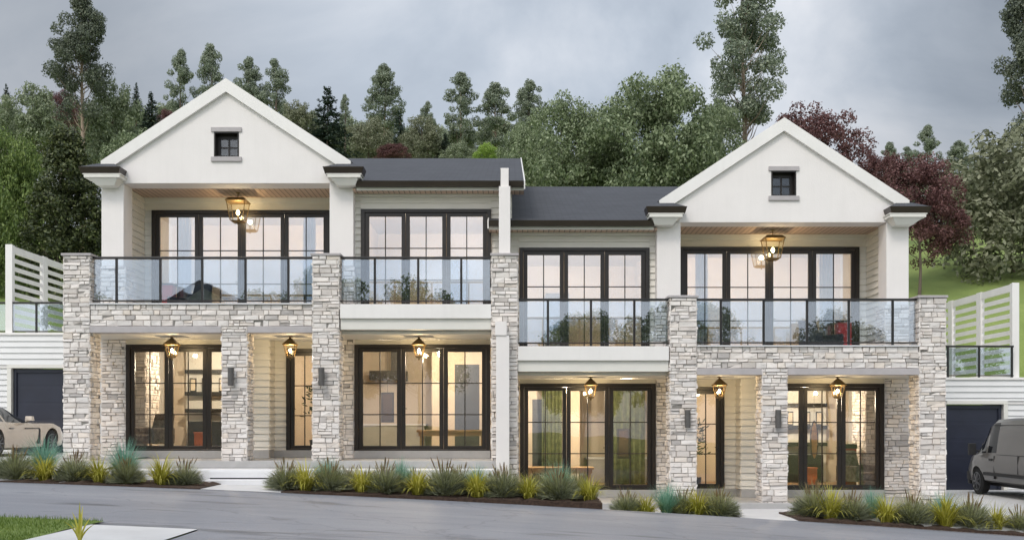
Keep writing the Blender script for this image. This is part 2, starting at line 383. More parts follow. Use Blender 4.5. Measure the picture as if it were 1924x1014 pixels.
def make_house(s, dz, name, label):
    xf = (s, dz); X = lambda u: AX + s * u
    root = thing(name, label, 'house', (X(5.5), 1.0, FL + dz), 'mirrored pair of attached houses')
    B = lambda mb, nm, mt, **k: mb.build(nm, mt, root, xf, **k)
    st2 = [M['stone'], M['mortar']]
    # stone piers, band and back-wall stone
    for u0, u1, zt in ((9.74, 10.375, 4.0), (6.04, 6.655, 2.335), (3.88, 4.52, 4.0)):
        p = B(stone_block(u0, u1, 0, .64, FL - .06, zt, 'flrb' if zt > 3 else 'flr'), 'stone_pier', st2)
        if zt > 3:
            c = MB(); c.box(u0 - .035, u1 + .035, -.035, .675, zt, zt + .055); c.build('coping', M['lintel'], p, xf, bevel=.008)
    for u0, u1 in ((4.52, 9.74),):
        mb = stone_block(u0, u1, .02, .34, 2.345, 2.855, 'f')
        p = B(mb, 'stone_band', st2)
        c = MB(); c.box(u0, u1, -.03, .36, 2.857, 2.885); c.build('coping', M['whitestone'], p, xf)
    for u0, u1 in ((6.655, 9.74), (4.52, 6.04)):
        mb = MB(); mb.box(u0 + .002, u1 - .002, -.012, .33, 2.19, 2.343); B(mb, 'stone_lintel', M['lintel'], bevel=.01)
    B(stone_block(9.60, 10.25, 1.9, 2.3, FL, 2.19, 'fl'), 'back_stone_wall', st2)
    B(stone_block(3.82, 4.19, 1.88, 2.3, FL, 2.19, 'fl'), 'back_stone_wall', st2)
    B(stone_block(.16, .372, 1.9, 2.3, FL, 2.19, 'f'), 'back_stone_wall', st2)
    B(stone_block(9.60, 10.27, 1.86, 2.58, 2.86, 4.05, 'flr'), 'stone_pedestal', st2)
    B(stone_block(3.80, 4.48, 1.86, 2.4, 2.86, 4.05, 'flr'), 'stone_pedestal', st2)
    # ground floor: slab, plinth, siding, ceiling
    mb = MB(); mb.box(.13, 10.4, -.12, 9, FL - .165, FL); B(mb, 'porch_floor', M['plinth'], bevel=.012)
    mb = MB(); mb.box(6.3, 9.6, 1.84, 2.05, FL, -.62); mb.box(.372, 3.82, 1.84, 2.05, FL, -.62); mb.box(4.3, 5.99, 2.38, 2.6, FL, -.62); mb.box(5.97, 6.5, 1.83, 2.39, FL, -.6)
    B(mb, 'plinth', M['plinth'], bevel=.01)
    mb = MB()
    mb.box(5.99, 6.475, 1.93, 2.2, -.6, 2.19); mb.box(5.99, 6.2, 2.2, 2.7, -.6, 2.19); mb.box(5.665, 5.99, 2.48, 2.7, -.62, 2.19); mb.box(4.19, 4.715, 2.48, 2.7, -.62, 2.19)
    mb.box(4.715, 5.665, 2.48, 2.7, 2.0, 2.19); mb.box(6.475, 9.6, 1.94, 2.2, 2.066, 2.19); mb.box(.372, 3.82, 1.94, 2.2, 2.066, 2.19)
    B(mb, 'wall', M['inwall'])
    mb = MB()
    lap(mb, (5.99, 1.93, 0), (1, 0, 0), (0, -1, 0), .485, -.6, 2.19); lap(mb, (5.99, 1.93, 0), (0, 1, 0), (-1, 0, 0), .55, -.6, 2.19)
    lap(mb, (5.665, 2.48, 0), (1, 0, 0), (0, -1, 0), .325, -.62, 2.19); lap(mb, (4.19, 2.48, 0), (1, 0, 0), (0, -1, 0), .525, -.62, 2.19)
    lap(mb, (4.715, 2.48, 0), (1, 0, 0), (0, -1, 0), .95, 2.0, 2.19, .10)
    lap(mb, (6.475, 1.94, 0), (1, 0, 0), (0, -1, 0), 3.125, 2.066, 2.19, .062); lap(mb, (.372, 1.94, 0), (1, 0, 0), (0, -1, 0), 3.448, 2.066, 2.19, .062)
    B(mb, 'siding', M['siding'])
    mb = MB(); mb.box(.13, 10.3, .345, 1.94, 2.192, 2.26); mb.box(4.2, 6.2, 1.94, 2.48, 2.192, 2.26); B(mb, 'porch_ceiling', M['trim'])
    glazed(xf, root, 'glazed_door', 6.478, 9.598, -.618, 2.064, 1.92, 3)
    glazed(xf, root, 'glazed_door', .375, 3.815, -.618, 2.064, 1.92, 3)
    glazed(xf, root, 'entry_door', 4.717, 5.663, -.618, 2.0, 2.46, 1)
    # balcony
    mb = MB(); mb.box(.13, 10.3, .35, 3.66, 2.30, 2.80); B(mb, 'balcony_floor', M['concrete'])
    mb = MB(); mb.box(.315, 3.86, -.02, .34, 2.525, 2.86); B(mb, 'balcony_fascia', M['paint'], bevel=.008)
    mb = MB(); mb.box(.315, 3.86, .05, .34, 2.27, 2.524); B(mb, 'balcony_fascia', M['trim'], bevel=.006)
    # upper walls
    mb = MB()
    mb.box(9.55, 10.2, 3.64, 3.85, 2.8, 6.16); mb.box(4.45, 4.70, 3.64, 3.85, 2.8, 6.16); mb.box(4.70, 9.55, 3.64, 3.85, 5.82, 6.16)
    mb.box(9.77, 10.2, 2.5, 3.64, 2.8, 6.16); mb.box(3.9, 4.42, 2.5, 3.85, 2.8, 6.16)
    mb.box(3.70, 3.9, 2.24, 2.5, 2.8, 5.94); mb.box(-.17 if s < 0 else .13, .357, 2.24, 2.5, 2.8, 5.94); mb.box(.357, 3.70, 2.24, 2.5, 5.556, 5.94)
    B(mb, 'wall', M['inwall'])
    mb = MB()
    lap(mb, (9.55, 3.64, 0), (1, 0, 0), (0, -1, 0), .22, 2.8, 6.16); lap(mb, (9.77, 2.5, 0), (0, 1, 0), (-1, 0, 0), 1.14, 2.8, 6.16)
    lap(mb, (4.45, 3.64, 0), (1, 0, 0), (0, -1, 0), .25, 2.8, 6.16); lap(mb, (4.70, 3.64, 0), (1, 0, 0), (0, -1, 0), 4.85, 5.822, 6.16, .169)
    lap(mb, (4.42, 2.5, 0), (0, 1, 0), (1, 0, 0), 1.14, 2.8, 6.16)
    lap(mb, (3.70, 2.24, 0), (1, 0, 0), (0, -1, 0), .2, 2.8, 5.94); e = -.17 if s < 0 else .13
    lap(mb, (e, 2.24, 0), (1, 0, 0), (0, -1, 0), .357 - e, 2.8, 5.94); lap(mb, (.357, 2.24, 0), (1, 0, 0), (0, -1, 0), 3.343, 5.556, 5.87, .157)
    B(mb, 'siding', M['siding'])
    mb = MB(); mb.box(e, 3.86, 2.12, 2.24, 5.872, 5.932); B(mb, 'frieze_board', M['trim'], bevel=.006)
    mb = MB(); mb.box(4.42, 9.77, 3.58, 3.64, 6.03, 6.16); B(mb, 'frieze_board', M['trim'], bevel=.006)
    glazed(xf, root, 'glazed_door', 4.703, 9.547, 2.81, 5.818, 3.62, 4, gm='coated')
    glazed(xf, root, 'glazed_door', .36, 3.697, 2.81, 5.553, 2.22, 3, gm='coated')
    # columns, gable, trim
    for u0, u1, zc in ((9.67, 10.235, 6.40), (3.845, 4.45, 6.40)):
        mb = MB(); mb.box(u0, u1, 1.905, 2.5, 4.05, 6.148); B(mb, 'column', M['render'], bevel=.012)
    uA, zA, zb, zs = 7.055, 8.50, 6.15, .6615
    zt = lambda u: zA - abs(u - uA) * zs
    w0, w1, v0, v1 = 6.744, 7.378, 6.81, 7.445
    mb = MB(); hi, lo = 10.22, 3.89
    mb.prism([(lo, zb), (w0, zb), (w0, zt(w0)), (lo, zt(lo))], 1.9, 2.5)
    mb.prism([(w1, zb), (hi, zb), (hi, zt(hi)), (w1, zt(w1))], 1.9, 2.5)
    mb.prism([(w0, zb), (w1, zb), (w1, v0), (w0, v0)], 1.9, 2.5)
    mb.prism([(w0, v1), (w1, v1), (w1, zt(w1)), (uA, zA), (w0, zt(w0))], 1.9, 2.5)
    B(mb, 'gable_wall', M['render'])
    for sg in (1, -1):
        mb = MB(); ue = uA + sg * 3.155
        a = [(ue, zA + .275 - 3.155 * zs), (ue, zA - .06 - 3.155 * zs), (uA, zA - .06), (uA, zA + .275)]
        if sg > 0: a = [a[0], a[3], a[2], a[1]]
        mb.prism(a if sg < 0 else a, 1.80, 1.898); B(mb, 'bargeboard', M['paint'])
        mb = MB(); ue2 = uA + sg * 3.2
        t = lambda u, dzz: zA + dzz - abs(u - uA) * zs
        a = [(ue2, t(ue2, .285)), (ue2, t(ue2, .17)), (uA, t(uA, .17)), (uA, t(uA, .285))]
        if sg > 0: a = [a[0], a[3], a[2], a[1]]
        mb.prism(a, 1.899, 10.5); B(mb, 'gable_roof', M['roof'])
    # gable window
    f = MB()
    for a, b_, c, d in ((w0, w0 + .03, v0, v1), (w1 - .03, w1, v0, v1), (w0 + .03, w1 - .03, v0, v0 + .03), (w0 + .03, w1 - .03, v1 - .03, v1)): f.box(a, b_, 1.893, 2.42, c, d)
    for a, b_, c, d in ((w0 + .03, w0 + .10, v0 + .03, v1 - .03), (w1 - .10, w1 - .03, v0 + .03, v1 - .03), (w0 + .1, w1 - .1, v0 + .03, v0 + .07), (w0 + .1, w1 - .1, v1 - .12, v1 - .03)): f.box(a, b_, 2.12, 2.2, c, d)
    um, vm = (w0 + w1) / 2, (v0 + v1) / 2 - .02
    f.box(um - .018, um + .018, 2.13, 2.19, v0 + .07, v1 - .12); f.box(w0 + .1, w1 - .1, 2.135, 2.185, vm - .016, vm + .016)
    win = B(f, 'gable_window', M['frame'])
    p = MB(); p.box(w0 + .09, w1 - .09, 2.157, 2.163, v0 + .06, v1 - .11); p.build('pane', M['glass'], win, xf)
    p = MB(); p.box(w0 - .07, w1 + .07, 1.86, 1.905, v1, v1 + .115); p.build('window_lintel', M['lintel'], win, xf, bevel=.006)
    p = MB(); p.box(w0 - .07, w1 + .07, 1.85, 1.905, v0 - .115, v0); p.build('window_sill', M['lintel'], win, xf, bevel=.006)
    # column caps: corbel, cornice, gutter, hipped cap roof
    for g0, g1, c0, c1, b0, b1 in ((9.58, 10.62, 9.60, 10.50, 9.79, 10.22), (3.515, 4.54, 3.60, 4.43, 3.75, 4.21)):
        mb = MB(); mb.frustum((b0, b1, 1.60, 1.9, 6.02), (c0 + .07, c1 - .07, 1.49, 1.9, 6.19)); cp = B(mb, 'capital', M['trim'], bevel=.008)
        q = MB(); q.box(c0, c1, 1.46, 1.898, 6.19, 6.285); q.box(c0 - .03, c1 + .03, 1.45, 1.898, 6.265, 6.29); q.build('cornice', M['trim'], cp, xf, bevel=.01)
        q = MB(); q.frustum((g0 + .05, g1 - .05, 1.46, 1.897, 6.291), (g0, g1, 1.42, 1.897, 6.455)); 
        if g1 > 8: q.frustum((g1 - .4, g1 - .05, 1.9, 9.5, 6.293), (g1 - .4, g1, 1.9, 9.5, 6.453))
        q.build('gutter', M['gutter'], cp, xf, bevel=.008)
        q = MB(); q.frustum((g0 + .03, g1 - .03, 1.45, 1.896, 6.456), (g0 + .33, g1 - .33, 1.86, 1.896, 6.64)); q.build('cap_roof', M['roof'], cp, xf)
    mb = MB(); mb.box(4.40, 9.80, 2.501, 3.66, 6.162, 6.22); B(mb, 'porch_soffit', M['soffit'])
    # main roof
    e0 = -.475 if s < 0 else -.41
    z1 = lambda y: 6.10 + (y - 1.62) * .319
    mb = MB(); mb.box(e0, 3.84, 1.76, 2.24, 5.933, 5.985); B(mb, 'eave_soffit', M['soffit'])
    mb = MB(); mb.box(e0, 3.74, 1.73, 1.76, 5.93, 6.0); B(mb, 'fascia', M['trim'])
    mb = MB(); mb.prismx([(1.60, 6.0), (1.75, 6.0), (1.75, 6.135), (1.57, 6.135)], e0 + .02, 3.74); B(mb, 'gutter', M['gutter'])
    mb = MB()
    def slab(u0, u1, ya, yb): mb.prismx([(ya, z1(ya) + .02), (yb, z1(yb) + .02), (yb, z1(yb) - .08), (ya, z1(ya) - .08)][::-1], u0, u1)
    if s < 0: slab(e0, 3.9, 1.64, 11.8)
    else: slab(e0, -.172 , 1.64, 2.2); slab(-.172, 3.9, 1.64, 11.8)
    slab(3.9, 10.2, 2.75, 11.8)
    mb.prismx([(11.8, z1(11.8) + .02), (11.8, z1(11.8) - .08), (18, z1(11.8) - 2.1), (18, z1(11.8) - 2.0)], -.17, 10.2)
    B(mb, 'main_roof', M['roof'])
    mb = MB(); ye = 11.8 if s < 0 else 2.18
    mb.prismx([(1.58, z1(1.58) - .16), (1.58, z1(1.58) + .05), (ye, z1(ye) + .05), (ye, z1(ye) - .16)], e0 - .03, e0 - .001); B(mb, 'verge_board', M['paint'])
    # envelope and rooms
    mb = MB(); mb.box(10.25, 10.45, 2.3, 12, FL - .5, 2.3); mb.box(10.2, 10.4, 2.5, 12, 2.8, 6.4); B(mb, 'side_wall', M['siding_white'])
    if s < 0:
        mb = MB(); mb.prismx([(2.5, 2.0), (2.5, z1(2.5) - .1), (11.8, z1(11.8) - .1), (12, 2.0)], -.172, -.05); B(mb, 'side_wall', M['trim'])
    else:
        mb = MB(); mb.box(-.1, .1, 2.5, 9, FL - .2, 6.0); B(mb, 'side_wall', M['inwall'])
    if s < 0:
        mb = MB(); mb.box(-.05, .12, 2.3, 9, FL - .2, 2.0); B(mb, 'side_wall', M['inwall'])
    mb = MB()
    mb.box(.13, 10.25, 6.6, 6.8, FL, 2.3); mb.box(.13, 10.2, 7.2, 7.4, 2.8, 6.5); mb.box(4.28, 4.4, 2.71, 6.6, FL, 2.3); mb.box(3.92, 4.04, 3.86, 7.2, 2.8, 6.5)
    B(mb, 'room_wall', M['inwall'])
    mb = MB(); mb.box(.13, 10.25, 2.72, 6.6, 2.24, 2.298); mb.box(6.2, 9.6, 2.2, 2.72, 2.24, 2.298); mb.box(.13, 3.82, 2.2, 2.72, 2.24, 2.298); mb.box(4.05, 10.2, 3.86, 7.2, 6.12, 6.2); mb.box(.13, 3.92, 2.51, 7.2, 5.86, 5.92)
    B(mb, 'room_ceiling', M['inwhite'])
    mb = MB(); mb.box(.13, 10.2, 2.62, 6.6, FL + .001, FL + .15); mb.box(6.3, 9.6, 2.06, 2.62, FL + .001, FL + .15); mb.box(.372, 3.82, 2.06, 2.62, FL + .001, FL + .15); B(mb, 'room_floor', M['infloor'])
    # stone chimney breast inside the front room
    B(stone_block(9.62, 10.08, 3.3, 4.4, FL + .15, 2.23, 'flr'), 'chimney_breast', st2)
    return root
hl = make_house(-1, 0, 'gabled_house', 'white gabled house standing higher up the slope beside the champagne sports car')
hr = make_house(1, DZ, 'gabled_house', 'white gabled house standing lower on the slope beside the grey van')

# ---------------------------------------------------------------- party wall between the houses
pw = thing('party_wall', 'white fin wall on a stone pier between the two gabled houses', 'wall', (AX, .3, FL))
st2 = [M['stone'], M['mortar']]
stone_block(AX - .3125, AX + .3125, 0, .64, -2.0, 4.0, 'flr').build('stone_pier', st2, pw)
mb = MB(); mb.box(AX - .335, AX + .335, -.035, .675, 4.0, 4.055); mb.build('coping', M['lintel'], pw, bevel=.008)
mb = MB(); mb.box(AX - .135, AX + .135, .22, 2.2, 4.055, 5.68); mb.build('fin', M['render'], pw, bevel=.008)
mb = MB(); mb.box(AX - .10, AX + .10, .26, 1.56, 5.68, 6.12); mb.build('fin_cap', M['render'], pw, bevel=.008)
mb = MB(); mb.box(AX - .105, AX - .101, .25, 1.56, 5.68, 6.10); mb.box(AX + .101, AX + .105, .25, 1.56, 5.68, 6.10); mb.build('flashing', M['gutter'], pw)
mb = MB(); mb.box(AX - .12, AX + .12, .64, 9, -2.0, 2.8); mb.build('dividing_wall', M['siding_white'], pw)
lp = PX(932, -.3); rp_ = PX(957, -.3)
mb = MB(); mb.box(lp, rp_, -.30, -.06, -1.75, 2.1); mb.build('post', M['render'], pw, bevel=.01)
mb = MB(); mb.box(lp - .02, rp_ - .06, -.33, -.06, 2.1, 2.42); mb.build('post_cap', M['render'], pw, bevel=.008)

# ---------------------------------------------------------------- balustrades
def balustrade(name, label, x0, x1, Y, zt, zb, posts, group='black and glass balustrades', knob=False):
    t = thing(name, label, 'railing', ((x0 + x1) / 2, Y, zb - .08), group)
    mb = MB(); mb.box(x0, x1, Y - .035, Y + .035, zt - .055, zt); mb.build('handrail', M['black'], t, bevel=.006)
    mb = MB(); mb.box(x0, x1, Y - .018, Y + .018, zb - .012, zb + .018); mb.build('bottom_rail', M['black'], t)
    xs = sorted(posts)
    for p in xs:
        mb = MB(); mb.box(p - .026, p + .026, Y - .026, Y + .022, zb - .07, zt - .045)
        if knob:
            for zz in (zb + .55, zb + .30): mb.lathe((p, Y, zz), [(.012, -.03), (.032, -.012), (.032, .012), (.012, .03)], 8)
        mb.build('post', M['black'], t)
    e = [x0] + xs + [x1]
    for a, b_ in zip(e, e[1:]):
        if b_ - a < .08: continue
        mb = MB(); mb.box(a + .03, b_ - .03, Y - .005, Y + .005, zb + .03, zt - .07); mb.build('glass_panel', M['railglass'], t)
    return t
for s, dz, hn in ((-1, 0, 'higher left house'), (1, DZ, 'lower right house')):
    Xu = lambda u: AX + s * u
    a, b_ = sorted((Xu(4.52), Xu(9.74)))
    balustrade('balcony_railing', f'long glass balcony railing over the stone band of the {hn}', a, b_, .17, 4.0 + dz, 2.955 + dz, [Xu((948 - p) / 80) for p in (214, 297, 376, 458, 539)])
    a, b_ = sorted((Xu(.315), Xu(3.88)))
    balustrade('balcony_railing', f'short glass balcony railing over the white fascia of the {hn}', a, b_, .17, 4.0 + dz, 2.945 + dz, [Xu((948 - p) / 80) for p in (702.6, 784.6, 866)], knob=True)

# ---------------------------------------------------------------- lanterns, sconces
def lantern(x, y, zceil, label, big, group):
    t = thing('hanging_lantern', label, 'lantern', (x, y, zceil), group)
    if big: h, wt, wb, rod, top = .50, .245, .165, .16, .075
    else:   h, wt, wb, rod, top = .27, .135, .085, .03, .16
    zt = zceil - rod - top
    c = MB(); c.tube([(x, y, zceil), (x, y, zceil - rod - .02)], [.012, .012], 8); c.lathe((x, y, zceil - .02), [(.05, 0), (.055, .02)], 10); c.build('hanging_rod', M['brass'], t)
    c = MB(); o = .03
    c.frustum((x - wt - o, x + wt + o, y - wt - o, y + wt + o, zt), (x - wt * (.8 if big else .12), x + wt * (.8 if big else .12), y - wt * (.8 if big else .12), y + wt * (.8 if big else .12), zt + top))
    c.box(x - wt - o, x + wt + o, y - wt - o, y + wt + o, zt - .02, zt); c.build('cap', M['brass'], t)
    f = MB(); zb = zt - .02 - h
    for a in (-1, 1):
        for b_ in (-1, 1):
            f.tube([(x + a * wt, y + b_ * wt, zt - .02), (x + a * wb, y + b_ * wb, zb)], [.011 if big else .008] * 2, 4)
    f.frustum((x - wb * .7, x + wb * .7, y - wb * .7, y + wb * .7, zb - .045), (x - wb - .012, x + wb + .012, y - wb - .012, y + wb + .012, zb))
    f.lathe((x, y, zb - .10), [(.004, 0), (.02, .025), (.012, .06)], 8)
    f.tube([(x, y, zb), (x, y, zb + h * .32)], [.016, .016], 8)
    f.build('frame', M['brass'], t)
    g = MB()
    q = [(-1, -1), (1, -1), (1, 1), (-1, 1)]; i = .004
    for j in range(4):
        a, b_ = q[j], q[(j + 1) % 4]
        g.quad((x + a[0] * (wb - i), y + a[1] * (wb - i), zb + .005), (x + b_[0] * (wb - i), y + b_[1] * (wb - i), zb + .005), (x + b_[0] * (wt - i), y + b_[1] * (wt - i), zt - .025), (x + a[0] * (wt - i), y + a[1] * (wt - i), zt - .025))
    g.build('glass', M['lampglass'], t)
    r_ = .045 if big else .034; zz = zb + h * .32
    bl = MB(); bl.lathe((x, y, zz), [(.010, 0), (r_ * .7, r_ * .6), (r_, r_ * 1.5), (r_ * .75, r_ * 2.3), (.008, r_ * 2.9)], 12); bl.build('bulb', M['bulb'], t, smooth=True)
    ld = bpy.data.lights.new('lantern_light', 'POINT'); ld.energy = 130 if big else 62; ld.color = (1, .76, .44); ld.shadow_soft_size = .05
    lo = bpy.data.objects.new('lantern_light', ld); COL.objects.link(lo); lo.parent = t; lo.location = (0, 0, zz + r_ * 1.5 - zceil)
    return t
for s, dz, hn in ((-1, 0, 'higher left house'), (1, DZ, 'lower right house')):
    Xu = lambda u: AX + s * u
    lantern(Xu(8.145), 1.0, 2.19 + dz, f'small lit lantern in the outer bay of the {hn}', False, 'small ground floor lanterns')
    lantern(Xu(5.25), 1.0, 2.19 + dz, f'small lit lantern before the entry door of the {hn}', False, 'small ground floor lanterns')
    lantern(Xu(2.10), 1.0, 2.19 + dz, f'small lit lantern under the white balcony fascia of the {hn}', False, 'small ground floor lanterns')
    lantern(Xu(7.065), 3.0, 6.16 + dz, f'large lit lantern under the gable porch soffit of the {hn}', True, 'large gable porch lanterns')
    for u, w in ((6.40, 'thinner middle pier'), (4.28, 'tall inner pier')):
        t = thing('wall_sconce', f'grey cylinder sconce on the {w} of the {hn}', 'wall lamp', (Xu(u), 0, .95 + dz), 'grey cylinder sconces')
        mb = MB(); mb.box(Xu(u) - .05, Xu(u) + .05, -.06, .03, 1.08 + dz, 1.24 + dz); mb.build('mounting_plate', M['sconce'], t)
        mb = MB(); mb.lathe((Xu(u), -.11, .95 + dz), [(.064, 0), (.07, .01), (.07, .41), (.064, .42)], 16); mb.build('shade', M['sconce'], t, smooth=False)

# ---------------------------------------------------------------- garages, terrace rails, slat screens
def garage(s, Y, x0, x1, xo, zb, zt, zr, label):
    """x0..x1 door, xo outer wall end; zb floor, zt parapet, zr handrail"""
    xi = AX + s * 10.3
    t = thing('garage', label, 'garage', ((x0 + x1) / 2, Y, zb), 'garages beside the houses')
    dt = zb + 2.43
    mb = MB(); d = .28
    mb.box(xi, x0, Y, Y + d, zb - .1, dt); mb.box(x1, xo, Y + .05, Y + d, zb - .1, dt); mb.box(xi, xo, Y, Y + d, dt, zt); mb.box(xi, xo, Y + d, Y + 4.2, zt - .35, zt - .05)
    mb.box(xo - s * .25, xo, Y + d, Y + 4.2, zb, zt - .35)
    mb.box(xi, xo, Y - .06, Y + d, zt - .02, zt + .05); t_ = mb.build('wall', M['paint'], t, bevel=.008)
    mb = MB(); lap(mb, (min(x1, xo), Y + .05, 0), (1, 0, 0), (0, -1, 0), abs(xo - x1), zb, dt, .16); lap(mb, (min(xi, xo), Y, 0), (1, 0, 0), (0, -1, 0), abs(xo - xi), dt + .10, zt - .02, .17); mb.build('siding', M['siding_white'], t)
    mb = MB(); c = .12; xa, xb = min(x0, x1), max(x0, x1)
    mb.box(x1 - c * s * 0, x1 + s * c, Y - .04, Y + .05, zb, dt); mb.box(x0, x1 + s * c, Y - .045, Y - .001, dt - .0, dt + .10); mb.build('door_trim', M['trim'], t, bevel=.006)
    mb = MB(); mb.box(xa + .02, xb - .02, Y + .12, Y + .17, zb, dt - .02)
    w = (xb - xa - .04)
    mb.box(xa + .02, xa + .10, Y + .07, Y + .12, zb, dt - .02); mb.box(xb - .10, xb - .02, Y + .07, Y + .12, zb, dt - .02); mb.box(xa + .1, xb - .1, Y + .07, Y + .12, dt - .12, dt - .02)
    for i in range(1, 5): mb.box(xa + .1, xb - .1, Y + .116, Y + .12, zb + (dt - zb) * i / 5, zb + (dt - zb) * (i + .96) / 5 - .05)
    mb.build('garage_door', M['garage'], t, bevel=.005)
    return t
GLY, GRY = 5.5, 5.0
garage(-1, GLY, PX(122, GLY), PX(22, GLY), PX(-60, GLY), -.76, PZ(628, GLY), 0, 'white garage with navy door behind the champagne sports car')
garage(1, GRY, PX(1778, GRY), PX(1885, GRY), PX(1990, GRY), -1.81, PZ(712, GRY), 0, 'white garage with navy door behind the grey van')
balustrade('terrace_railing', 'glass terrace railing on top of the left garage', PX(-40, GLY), PX(150, GLY), GLY + .12, PZ(566, GLY), PZ(566, GLY) - .86, [PX(p, GLY) for p in (12, 65, 118)])
balustrade('terrace_railing', 'glass terrace railing on top of the right garage', PX(1745, GRY), PX(1908, GRY), GRY + .12, PZ(648, GRY), PZ(648, GRY) - .86, [PX(p, GRY) for p in (1784, 1843, 1905)])
def screen(s, Y0, X, zb, zt, label):
    t = thing('slat_screen', label, 'fence', (X, Y0, zb), 'white slatted privacy screens')
    n, pitch = 3, 2.05
    for i in range(n + 1):
        y = Y0 + i * pitch; w = .25 if i == 0 else .1
        mb = MB(); mb.box(X - .06, X + .06, y, y + .30 if i else y + .22, zb, zt)
        if i == 0: mb.box(X - .10, X + .10, y - .02, y + .02, zb, zt + .0)
        mb.build('post', M['paint'], t, bevel=.006)
    for i in range(n):
        y0, y1 = Y0 + i * pitch + (.30 if i else .22), Y0 + (i + 1) * pitch
        mb = MB(); mb.box(X - .045, X + .045, y0, y1, zt - .22, zt - .02)
        z = zt - .36; 
        while z > zb + .1:
            mb.box(X - .012, X + .012, y0, y1, z - .128, z); z -= .245
        mb.build('slat_panel', M['paint'], t)
    return t
screen(-1, GLY + .1, PX(17, GLY + .1), PZ(628, GLY), PZ(459, GLY + .1), 'white slatted privacy screen on the left garage terrace')
screen(1, GRY + .3, PX(1908, GRY + .3), PZ(712, GRY), PZ(531, GRY + .3), 'white slatted privacy screen on the right garage terrace')

# ---------------------------------------------------------------- rooms' contents
def pendant(x, y, zc, drop, label):
    t = thing('pendant_lamp', label, 'lamp', (x, y, zc), 'pendant lamps inside the houses')
    mb = MB(); mb.tube([(x, y, zc), (x, y, zc - drop)], [.006, .006], 6); mb.lathe((x, y, zc - drop - .02), [(.03, 0), (.03, .06)], 8); mb.build('cord', M['black'], t)
    mb = MB(); mb.lathe((x, y, zc - drop - .14), [(.01, 0), (.045, .035), (.055, .075), (.03, .12)], 12); mb.build('bulb', M['bulb'], t, smooth=True)
def roomlight(parent, x, y, z, e):
    ld = bpy.data.lights.new('pendant_and_fill_light', 'POINT'); ld.energy = e; ld.color = (1, .82, .60); ld.shadow_soft_size = .03
    lo = bpy.data.objects.new('pendant_and_fill_light', ld); COL.objects.link(lo); lo.location = (x, y, z)
def armchair(x, y, z, mt, label, rz, group=None):
    t = thing('armchair', label, 'armchair', (x, y, z), group, rz)
    mb = MB(); mb.box(x - .36, x + .36, y - .36, y + .36, z + .24, z + .44); mb.build('seat', mt, t, bevel=.04)
    mb = MB(); mb.frustum((x - .36, x + .36, y + .24, y + .42, z + .30), (x - .32, x + .32, y + .42, y + .56, z + 1.0)); mb.build('backrest', mt, t, bevel=.05)
    for a in (-1, 1):
        mb = MB(); mb.box(x + a * .37, x + a * .47, y - .34, y + .40, z + .2, z + .62); mb.build('armrest', mt, t, bevel=.03)
        for b_ in (-1, 1):
            mb = MB(); mb.tube([(x + a * .34, y + b_ * .3, z), (x + a * .32, y + b_ * .28, z + .26)], [.016, .025], 8); mb.build('leg', M['wood'], t)
